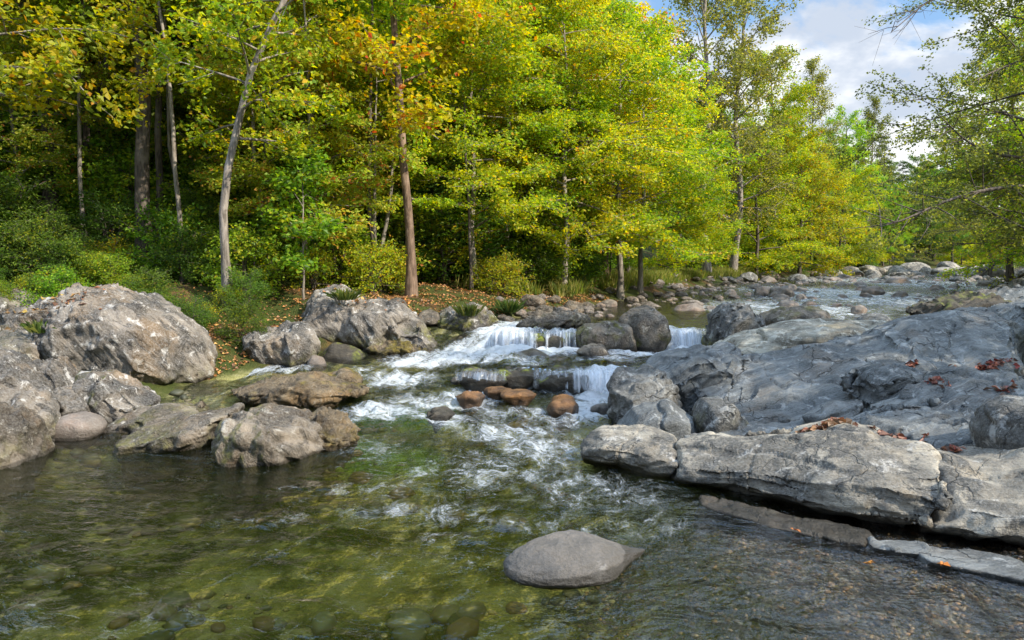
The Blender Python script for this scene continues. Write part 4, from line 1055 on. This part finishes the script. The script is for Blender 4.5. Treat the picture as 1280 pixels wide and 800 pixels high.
front(775, 27.5, 'layer_a', 'bright layered tree leaning out furthest over the stream bend', 1.1, 5.2, 'layered_tree')
front(800, 30, 'layer_b', 'rusty-edged layered tree beside the grass strip', 1.1, 1.2, 'layered_tree')
front(392, 20.5, 'layer_c', 'small rust-tinted layered tree behind the green sapling', 1.0, .3, 'layered_tree')
front(330, 22, 'layer_a', 'slim layered tree in the shade behind the pale leaning tree', .95, 1.7, 'layered_tree')
front(380, 17.4, 'sapling', 'bright green broad-leaved sapling on the undercut outcrop', 1.0, 0, 'sapling')
front(60, 24, 'tall_gold', 'yellow-crowned tall tree with trunk half hidden by the dark trunk', 1.0, 1.0, 'golden_tree')
front(20, 20, 'layer_c', 'low orange-tinted layered tree at the left picture edge', .8, 2.0, 'layered_tree')
front(150, 26, 'layer_a', 'lime layered tree glowing between the dark trunks', 1.1, 4.4, 'layered_tree')
front(700, 30, 'tall_gold', 'golden orange-flecked tall tree over the broad layered yellow tree', .95, 1.4, 'golden_tree')
front(755, 34, 'tall_gold', 'golden tall tree at the sky gap above the stream bend', .88, 4.1, 'golden_tree')
front(600, 31, 'tall_gold', 'golden tall tree with orange tips behind the reddish trunk', 1.05, 5.5, 'golden_tree')
front(420, 26, 'tall_lime', 'tall lime tree behind the three slim stems', 1.0, .8, 'tall_tree')
front(330, 29, 'tall_green', 'tall dense green tree behind the pale leaning tree', 1.05, 3, 'tall_tree')
front(884, 50, 'airy', 'tallest airy grey-green tree with sky showing through its crown', 1.45, .5, 'airy_tree')
front(914, 53, 'airy', 'slim pale-stemmed airy tree close beside the tallest airy tree', 1.38, 2.6, 'airy_tree')
front(845, 44, 'round_yel', 'dull olive bushy tree at the foot of the tallest airy tree', 1.05, 2.6, 'bushy_tree')
front(945, 57, 'round_yel', 'bushy yellow tree right of the tallest airy tree', 1.3, 4.0, 'bushy_tree')
front(998, 65, 'round_yel', 'brightest bushy yellow tree bulging towards the stream', 1.4, .9, 'bushy_tree')
front(1045, 74, 'round_yel', 'last bushy yellow tree before the far bend', 1.3, 2.2, 'bushy_tree')
front(960, 66, 'tall_lime', 'tall lime-yellow tree behind the brightest bushy yellow tree', 1.15, 2.9, 'tall_tree')
front(1012, 82, 'airy', 'thin-topped airy tree standing out against the cloud', 1.3, 1.1, 'airy_tree')
front(1050, 86, 'tall_green', 'green tall tree between thin-topped tree and far conifers', 1.0, 1.0, 'tall_tree')
front(1080, 92, 'airy', 'grey-green airy tree at the edge of the sky gap', 1.2, 3.7, 'airy_tree')
front(1100, 100, 'hemlock', 'dark pointed conifer at the sky gap', 1.2, .3, 'conifer')
front(1122, 112, 'hemlock', 'far pointed conifer standing lowest at the sky gap', 1.05, 1.3, 'conifer')

# woods behind, in rows climbing the slope
r = np.random.default_rng(55)
def woods(n, pxr, Dr, keys, label, group, sc, seed, name='forest_tree', okf=None):
    r = np.random.default_rng(seed); done = []
    for _ in range(n * 40):
        if len(done) >= n: break
        px = r.uniform(*pxr); D = r.uniform(*Dr); x = (px - 640) / FPX * D
        if float(dL(np.array([x]), np.array([D]))[0]) > -2.5 and x < float(bankR(D)): continue
        if any((x - a) ** 2 + (D - b_) ** 2 < 2.2 ** 2 for a, b_ in done): continue
        if okf and not okf(px, D): continue
        done.append((x, D))
        kk = keys[r.integers(len(keys))]
        tree(name, PR[kk] if isinstance(kk, str) else kk, (x, D, gz(x, D) - .1), label, group, r.uniform(*sc), r.random() * 6.28)
woods(14, (-120, 560), (24, 34), ['tall_green', 'tall_lime', 'tall_lime', 'tall_green', 'layer_a'], 'forest tree of the middle rows behind the bank trees', 'trees in the middle rows of the wood', (.8, 1.05), 61)
woods(34, (-150, 760), (35, 52), ['tall_green', 'tall_lime', 'tall_lime', 'tall_lime', 'tall_gold'], 'tall forest tree of the back rows filling the slope behind the bank trees', 'trees in the back rows of the wood', (.85, 1.1), 62)
woods(12, (560, 800), (30, 42), ['tall_green', 'tall_lime', 'layer_a'], 'forest tree behind the golden and layered yellow trees', 'trees behind the layered yellow trees', (.55, .8), 63)
woods(22, (830, 1060), (56, 98), ['tall_green', 'tall_lime', 'tall_deep', 'round_yel'], 'forest tree behind the bushy yellow trees and below the sky gap', 'trees behind the bushy yellow trees', (.65, .92), 64)
woods(16, (1040, 1330), (112, 150), ['round_yel', 'tall_lime', 'tall_deep', 'tall_green'], 'distant tree closing off the far bend of the stream', 'distant trees at the far bend', (.6, .95), 65)
woods(10, (1050, 1120), (92, 116), ['tall_deep', 'tall_green', 'round_yel'], 'tree along the far bank close to the conifers', 'trees along the far bank', (.5, .72), 66)
# understorey
def shrubs(n, pxr, Dr, keys, label, group, sc, seed, dmin=-1.2, name='shrub'):
    r = np.random.default_rng(seed); k = 0
    for _ in range(n * 40):
        if k >= n: break
        px = r.uniform(*pxr); D = r.uniform(*Dr); x = (px - 640) / FPX * D
        if float(dL(np.array([x]), np.array([D]))[0]) > dmin: continue
        tree(name, PR[keys[r.integers(len(keys))]], (x, D, gz(x, D) - .05), label, group, r.uniform(*sc), r.random() * 6.28, 'shrub'); k += 1
woods(20, (-100, 560), (24.5, 36), ['under', 'layer_b', 'layer_a', 'layer_b'], 'low green understorey tree in the shade between the trunks', 'understorey trees between the trunks', (.6, 1.0), 67, 'understorey_tree')
woods(14, (560, 1000), (25, 46), ['under'], 'low green understorey tree under the layered yellow trees', 'understorey trees under the layered trees', (.5, .8), 68, 'understorey_tree')
woods(26, (1060, 1330), (105, 150), ['tall_lime', 'tall_deep', 'tall_green', 'round_yel'], 'tree of the far wood closing the valley behind the bend', 'trees of the far wood behind the bend', (.75, 1.0), 69)
slim = [make_tree(41 + k, 12, 1.7, 4.5, 18, 5000, .11, ('yellow', 'lime')[k], ('bark_grey', 'bark_dark')[k], .06, .5, .4, .4, sub=5, lean=((.03, -.04)[k], 0)) for k in (0, 1)]
woods(26, (-40, 860), (18.5, 27), slim, 'slim sapling trunk rising among the bank trees', 'slim saplings among the bank trees', (.75, 1.15), 91, 'slim_tree')
shrubs(60, (-60, 560), (21.5, 30), ['shrub_a', 'shrub_b', 'shrub_b'], 'dark leafy shrub in the shade under the bank trees', 'dark shrubs under the bank trees', (.8, 1.5), 71, -2.0)
shrubs(26, (-120, 172), (16.8, 22.5), ['shrub_a', 'shrub_b', 'shrub_y'], 'leafy shrub behind the boulders, left of the thick dark trunk', 'shrubs behind the boulders', (.6, 1.1), 76, -.8)
shrubs(18, (-20, 215), (14.8, 17.2), ['shrub_a', 'shrub_y', 'shrub_b'], 'low ground bush close behind the biggest boulder and leafy shelf', 'ground bushes behind the biggest boulder', (.25, .5), 78, -.8, 'low_bush')
shrubs(7, (205, 275), (18.5, 22), ['shrub_b', 'shrub_a'], 'leafy shrub between the thick dark trunk and the pale leaning tree', 'shrubs between dark trunk and leaning tree', (.6, 1.0), 77, -.8)
shrubs(26, (540, 900), (24, 36), ['shrub_a', 'shrub_b'], 'dark shrub filling the shade beneath the layered yellow trees', 'dark shrubs beneath the layered trees', (.7, 1.3), 72, -2.2)
shrubs(14, (240, 700), (17, 25), ['shrub_y', 'shrub_b'], 'low yellow-green bush at the edge of the wood', 'low bushes at the edge of the wood', (.5, .9), 73, -1.2, 'low_bush')
shrubs(22, (860, 1080), (46, 92), ['shrub_a', 'shrub_b'], 'shadowed shrub under the bushy yellow trees', 'shadowed shrubs under the bushy trees', (1.2, 2.2), 74, -2.0)
shrubs(7, (215, 310), (14.0, 16.5), ['shrub_a', 'shrub_y', 'shrub_a'], 'small leafy bush between biggest boulder and pale leaning tree', 'small bushes beside the biggest boulder', (.22, .4), 75, -.3, 'low_bush')

# right bank trees
def rel(px, D, pts):
    x, y, z = G(px, D); return [at(*p) - np.array([x, y, z - .05]) for p in pts]
rb1 = make_tree(31, 14, 6.0, 2.5, 36, 36000, .10, 'airy', 'bark_dark', .20, .25, .35, .4, sub=8, clumpy=.8, lean=(-.05, 0), elr=.4, extra=[
    (rel(1345, 24, [(1340, 222, 24), (1280, 232, 23), (1225, 238, 22), (1180, 252, 21.5), (1130, 275, 21), (1095, 285, 21)]), .085, True),
    (rel(1345, 24, [(1338, 190, 24), (1275, 198, 23.5), (1235, 190, 23), (1205, 175, 22.5), (1170, 140, 22)]), .07, True),
    (rel(1345, 24, [(1340, 300, 24), (1290, 290, 23), (1250, 270, 23), (1200, 262, 23)]), .06, True),
    (rel(1345, 24, [(1335, 60, 24), (1290, 70, 23.5), (1240, 90, 23), (1200, 110, 22.5)]), .06, True),
    (rel(1345, 24, [(1338, -60, 24), (1250, -40, 22), (1190, -15, 20.5), (1155, 5, 20), (1135, 22, 19.8), (1112, 42, 19.6)]), .05, False)])
rb2 = make_tree(32, 15, 4.8, 1.5, 40, 26000, .12, 'lime', 'bark_dark', .20, .5, .35, .35, sub=8, clumpy=.7, elr=.4)
rb3 = make_tree(33, 9, 5.2, .8, 34, 24000, .10, 'airy', 'bark_dark', .16, .25, .5, .5, sub=8, clumpy=.5, elr=.4)
def rt(px, D, proto, label, sc=1, rz=0, name='overhanging_tree'):
    x = (px - 640) / FPX * D
    tree(name, proto, (x, D, gz(x, D) - .1), label, None, sc, rz)
rt(1345, 24, rb1, 'near tree stretching dark bare limbs over the stream from the right bank', 1.0, 0)
rt(1262, 40, rb2, 'tall yellow-green tree with dark upright trunk at the right picture edge', .98, 2.0)
rt(1330, 31, rb3, 'low shady tree spreading over the right bank rocks', 1.1, 1.0)
rt(1290, 52, rb2, 'yellow-green tree behind the shady right bank tree', .9, 4.0)
rt(1235, 66, rb3, 'distant low spreading tree at the head of the right bank', 1.2, 3.0)
rt(1305, 30, rb3, 'dense olive tree hanging down over the far rocks at the picture edge', 1.15, 2.4)
rt(1420, 34, rb2, 'hidden yellow-green tree beyond the right picture edge', 1.1, 5.0)

def right_trees(n, Dr, off, keys, label, group, sc, seed, cat='tree', name='bank_tree'):
    r = np.random.default_rng(seed); done = []
    for _ in range(n * 30):
        if len(done) >= n: break
        D = r.uniform(*Dr); x = float(bankR(D)) + r.uniform(*off)
        if any((x - a) ** 2 + (D - b_) ** 2 < (2.2 if cat == 'tree' else .9) ** 2 for a, b_ in done): continue
        done.append((x, D)); p = keys[r.integers(len(keys))]
        tree(name, PR[p] if isinstance(p, str) else p, (x, D, gz(x, D) - .1), label, group, r.uniform(*sc), r.random() * 6.28, cat)
right_trees(12, (26, 62), (2.0, 12), [rb3, 'under', 'layer_a', rb2], 'leafy tree on the shaded bank beyond the smooth slab', 'trees on the shaded bank beyond the slab', (.7, 1.0), 81)
right_trees(14, (60, 125), (1.5, 22), ['tall_deep', 'round_yel', 'tall_green', rb3], 'distant tree on the shaded side of the far stream', 'distant trees on the shaded side', (.6, .9), 82)
right_trees(26, (20, 60), (3.0, 8), ['shrub_b', 'shrub_a', 'shrub_y'], 'low shrub among the rocks of the shaded stream edge', 'shrubs along the shaded stream edge', (.4, .9), 83, 'shrub', 'low_shrub')
# the wood beside the outcrop, just past the picture edge, that keeps the slabs in shade
for k, (x, y) in enumerate([(12.4, 6.6), (17.5, 1.4), (11.0, -3.0), (14.6, 9.2), (9.6, -7.0)]):
    tree('bank_tree', PR[('tall_green', 'airy', 'airy', 'tall_lime', 'airy')[k]], (x, y, gz(x, y) - .1), 'tree of the wood beside the outcrop whose shade falls on the slabs', 'trees shading the outcrop', .70, k * 1.1)

# ------------------------------------------------------------------ fallen leaves
def leaves_on(name, label, pts, size, pal, kind=None, cat=None, seed=1, tilt=.5):
    r = np.random.default_rng(seed); n = len(pts)
    a = r.random(n) * 6.28
    t = np.stack([np.cos(a), np.sin(a), r.normal(size=n) * tilt * .5], -1); t = unit(t)
    nn = unit(np.array([0, 0, 1.0]) + r.normal(size=(n, 3)) * tilt)
    V, F = leaf_cloud(pts, t, nn, size * (.6 + .8 * r.random(n)), .42, .18)
    P = np.array(pal); c = P[r.integers(len(P), size=n)] * (.7 + .6 * r.random((n, 1)))
    o0 = V.mean(0)
    m = mesh_np(name, V - o0, F, False, [M['litter']]); cattr(m, 'col', np.repeat(c, 4, 0))
    return tag(link(name, m, None, o0), label, cat, None, kind)
BR = [(.24, .12, .05), (.18, .09, .04), (.30, .14, .04), (.13, .075, .04), (.32, .2, .06)]
RD = [(.17, .05, .03), (.12, .04, .028), (.22, .09, .045), (.20, .11, .07), (.10, .06, .04)]
n = 13000
yy = R.uniform(13, 27, n); xx = bankL(yy) - np.abs(R.normal(size=n)) * 2.2 - .45
xx = np.where(np.arange(n) % 3 == 0, bankL(yy) - R.uniform(2, 11, n), xx)
leaves_on('leaf_litter', 'brown and orange fallen leaves covering the bank under the trees', np.stack([xx, yy, ground_z(xx, yy) + .03], -1), .065, BR, 'stuff')

bpy.context.view_layer.update()
DG = bpy.context.evaluated_depsgraph_get(); DG.update()
def drop_pts(px, py, hw, hh, n, seed, rocks=('boulder', 'ridge_slab', 'rock_shelf', 'log_rock', 'outcrop', 'rounded_rock', 'rough_block')):
    """points on whatever rock the given spot of the outcrop is, found by looking along the camera's ray and scattering around it in the ground plane"""
    r = np.random.default_rng(seed); out = []
    d = Vector(ray(px, py)).normalized(); hit, loc, nor, idx, ob, mt = scene.ray_cast(DG, Vector((0, 0, CAMZ)), d)
    if not hit: return np.array([[0, 0, -5.]])
    for _ in range(n):
        x = loc.x + r.normal() * hw; y = loc.y + r.normal() * hh
        h, l, nn, i, ob2, mt = scene.ray_cast(DG, Vector((x, y, loc.z + .5)), Vector((0, 0, -1)))
        if h and nn.z > .2 and abs(l.z - loc.z) < .5: out.append((l.x, l.y, l.z + .012 + .012 * r.random()))
    return np.array(out) if out else np.array([[loc.x, loc.y, loc.z + .02]])
for k, (px, py, hw, hh, n_, lab) in enumerate([(1030, 534, .13, .06, 90, 'heap of red fallen leaves caught in the hollow beside the middle log rock'), (1240, 455, .20, .06, 70, 'largest patch of rust-red leaves under the slab crest'),
        (1140, 458, .05, .04, 14, 'few red leaves at the worn steps of the slab'), (1172, 475, .07, .06, 22, 'scattered pale rust leaves in the middle of the shelves'), (1120, 548, .16, .05, 45, 'dark red leaves lodged along the shelf crack'),
        (1190, 562, .05, .05, 14, 'small knot of orange leaves behind the black-stained log rock'), (1258, 490, .07, .05, 16, 'pale leaves scattered beside the shelf edge')]):
    leaves_on('leaf_patch', lab, drop_pts(px, py, hw, hh, n_, 300 + k), .085, RD, 'stuff', None, 200 + k, .6)
for k, (px, py, hw, hh, n_, lab) in enumerate([(30, 402, .5, .35, 130, 'orange leaves strewn over the brown rock shelf'), (95, 372, .3, .3, 60, 'orange leaves in the saddle of the biggest boulder'), (440, 372, .5, .3, 70, 'brown leaves lying on top of the largest bank outcrop')]):
    leaves_on('leaf_patch', lab, drop_pts(px, py, hw, hh, n_, 330 + k), .09, BR, 'stuff', None, 230 + k, .5)
for k, (px, py, lab) in enumerate([(1088, 703, 'largest orange leaf floating in the shallows'), (1182, 706, 'orange leaf lying against the pale wet ledge'), (998, 663, 'small orange leaf floating in the dark water under the middle log rock')]):
    p = onz(px, py, .03); q = p + np.random.default_rng(k).normal(size=(5, 3)) * np.array([.018, .018, .003])
    leaves_on('floating_leaf', lab, q, .048 if k != 2 else .036, [(.30, .09, .02), (.26, .10, .025)], None, 'leaf', 400 + k, .2)

# grass along the far bank
def grass():
    n = 26000; r = np.random.default_rng(9)
    y = r.uniform(22, 60, n); x = bankL(y) - .9 - np.abs(r.normal(size=n)) * 1.3
    keep = fbm(P2(x, y, .5), 2) > -.12; x, y = x[keep], y[keep]; n = len(x)
    z = ground_z(x, y); h = (.18 + .35 * r.random(n)); a = r.random(n) * 6.28
    w = .018 + .012 * r.random(n)
    b_ = np.stack([x, y, z - .03], -1); s = np.stack([np.cos(a) * w, np.sin(a) * w, 0 * a], -1)
    tip = b_ + np.stack([r.normal(size=n) * .12, r.normal(size=n) * .12, h], -1)
    mid = (b_ + tip) / 2 + np.array([0, 0, .03])
    V = np.stack([b_ - s, b_ + s, mid + s * .8, tip, mid - s * .8], 1).reshape(-1, 3); F = np.arange(len(V)).reshape(-1, 5)
    P = np.array([(.20, .22, .03), (.27, .24, .05), (.12, .17, .03), (.33, .28, .09)])
    m = mesh_np('bank_grass', V, F, False, [M['leaf']]); cattr(m, 'col', np.repeat(P[r.integers(4, size=n)] * (.7 + .5 * r.random((n, 1))), 5, 0))
    tag(link('bank_grass', m), 'yellow-green grass fringing the far bank above the cobbles', kind='stuff')
grass()
def tuft(px, py, D, h, lab, seed, n=140):
    r = np.random.default_rng(seed); p = at(px, py, D)
    a = r.random(n) * 6.28; q = r.random(n) ** .6
    b_ = np.stack([.22 * np.cos(a) * q, .22 * np.sin(a) * q, 0 * a - .05], -1)
    tip = b_ * 1.9 + np.stack([r.normal(size=n) * .07, r.normal(size=n) * .07, h * (.5 + .6 * r.random(n))], -1)
    s = np.stack([-np.sin(a), np.cos(a), 0 * a], -1) * .013; mid = b_ * .45 + tip * .55 + np.array([0, 0, .06])
    V = np.stack([b_ - s, b_ + s, mid + s * .8, tip, mid - s * .8], 1).reshape(-1, 3); F = np.arange(len(V)).reshape(-1, 5)
    P = np.array([(.08, .12, .025), (.14, .15, .03), (.06, .09, .02)])
    m = mesh_np('grass_tuft', V, F, False, [M['leaf']]); cattr(m, 'col', np.repeat(P[r.integers(3, size=n)] * (.8 + .4 * r.random((n, 1))), 5, 0))
    tag(link('grass_tuft', m, None, p), lab, 'grass tuft')
tuft(586, 392, 16.9, .35, 'grass tuft on the moss-edged outcrop above the chute', 1)
tuft(636, 388, 19.2, .4, 'bright green grass tuft behind the long ribbed rock', 2, 260)
tuft(432, 372, 15.7, .3, 'small grass tuft on the shoulder of the largest bank outcrop', 3)
tuft(52, 412, 12.0, .25, 'yellow-green sprig growing among leaves on the brown rock shelf', 4, 70)

# ------------------------------------------------------------------ sky, sun, camera
AZ, EL = rad(122), rad(39)
def world():
    b = N('World', True)
    sky = b.n('ShaderNodeTexSky', sky_type='NISHITA', sun_disc=False, sun_elevation=EL, sun_rotation=AZ, air_density=1.0, dust_density=1.5, ozone_density=1.0)
    d = b.n('ShaderNodeTexCoord').outputs['Generated']
    m_ = b.map(d, (1, 1, 2.0), loc=(.35, .1, .12))
    n1 = b.noise(m_, 3.2, 8, .58, .3)
    # the cumulus standing over the valley
    cu = b.rng(b.n('ShaderNodeVectorMath', {0: d, 1: (.452, .866, .205)}, operation='DOT_PRODUCT').outputs['Value'], .955, .995, 0, .16)
    cl = b.rng(b.math('ADD', n1, cu), .49, .585)
    n2 = b.noise(m_, 5.5, 6, .55)
    cc = b.mix(b.rng(n2, .40, .58), (2.8, 3.1, 3.6), (5.2, 5.2, 5.2))
    c = b.mix(b.math('MULTIPLY', cl, .92), b.mix(.65, sky, (1.15, 2.25, 3.9)), cc)
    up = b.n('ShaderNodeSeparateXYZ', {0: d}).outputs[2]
    # unseen sky overhead brightened, added as fill light for the shaded parts
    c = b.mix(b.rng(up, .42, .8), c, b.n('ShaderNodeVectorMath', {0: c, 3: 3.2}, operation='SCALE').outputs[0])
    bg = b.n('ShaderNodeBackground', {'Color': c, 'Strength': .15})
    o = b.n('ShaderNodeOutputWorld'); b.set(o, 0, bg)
world()
sun = bpy.data.lights.new('sun', 'SUN'); sun.energy = 4.6; sun.angle = rad(.5); sun.color = (1, .93, .80)
so = bpy.data.objects.new('sun', sun); COL.objects.link(so)
sv = Vector((math.sin(AZ) * math.cos(EL), math.cos(AZ) * math.cos(EL), math.sin(EL)))
so.rotation_euler = (-sv).to_track_quat('-Z', 'Y').to_euler(); so.location = sv * 40

cam = bpy.data.cameras.new('camera'); cam.sensor_width = 36; cam.lens = 36 * FPX / 1280; cam.clip_end = 3000; cam.clip_start = .1
co = bpy.data.objects.new('camera', cam); COL.objects.link(co)
co.location = (0, 0, CAMZ); co.rotation_euler = (math.pi / 2 - PITCH, 0, 0)
scene.camera = co

scene.view_settings.view_transform = 'Standard'; scene.view_settings.look = 'None'
scene.view_settings.exposure = 0.68; scene.view_settings.gamma = 1.0
cy = scene.cycles
cy.max_bounces = 6; cy.diffuse_bounces = 2; cy.glossy_bounces = 3; cy.transmission_bounces = 4; cy.transparent_max_bounces = 8
cy.caustics_reflective = False; cy.caustics_refractive = False
cy.sample_clamp_indirect = 6
cy.use_denoising = True
try: cy.denoising_prefilter = 'ACCURATE'
except Exception: pass
try: cy.denoiser = 'OPENIMAGEDENOISE'
except Exception: pass
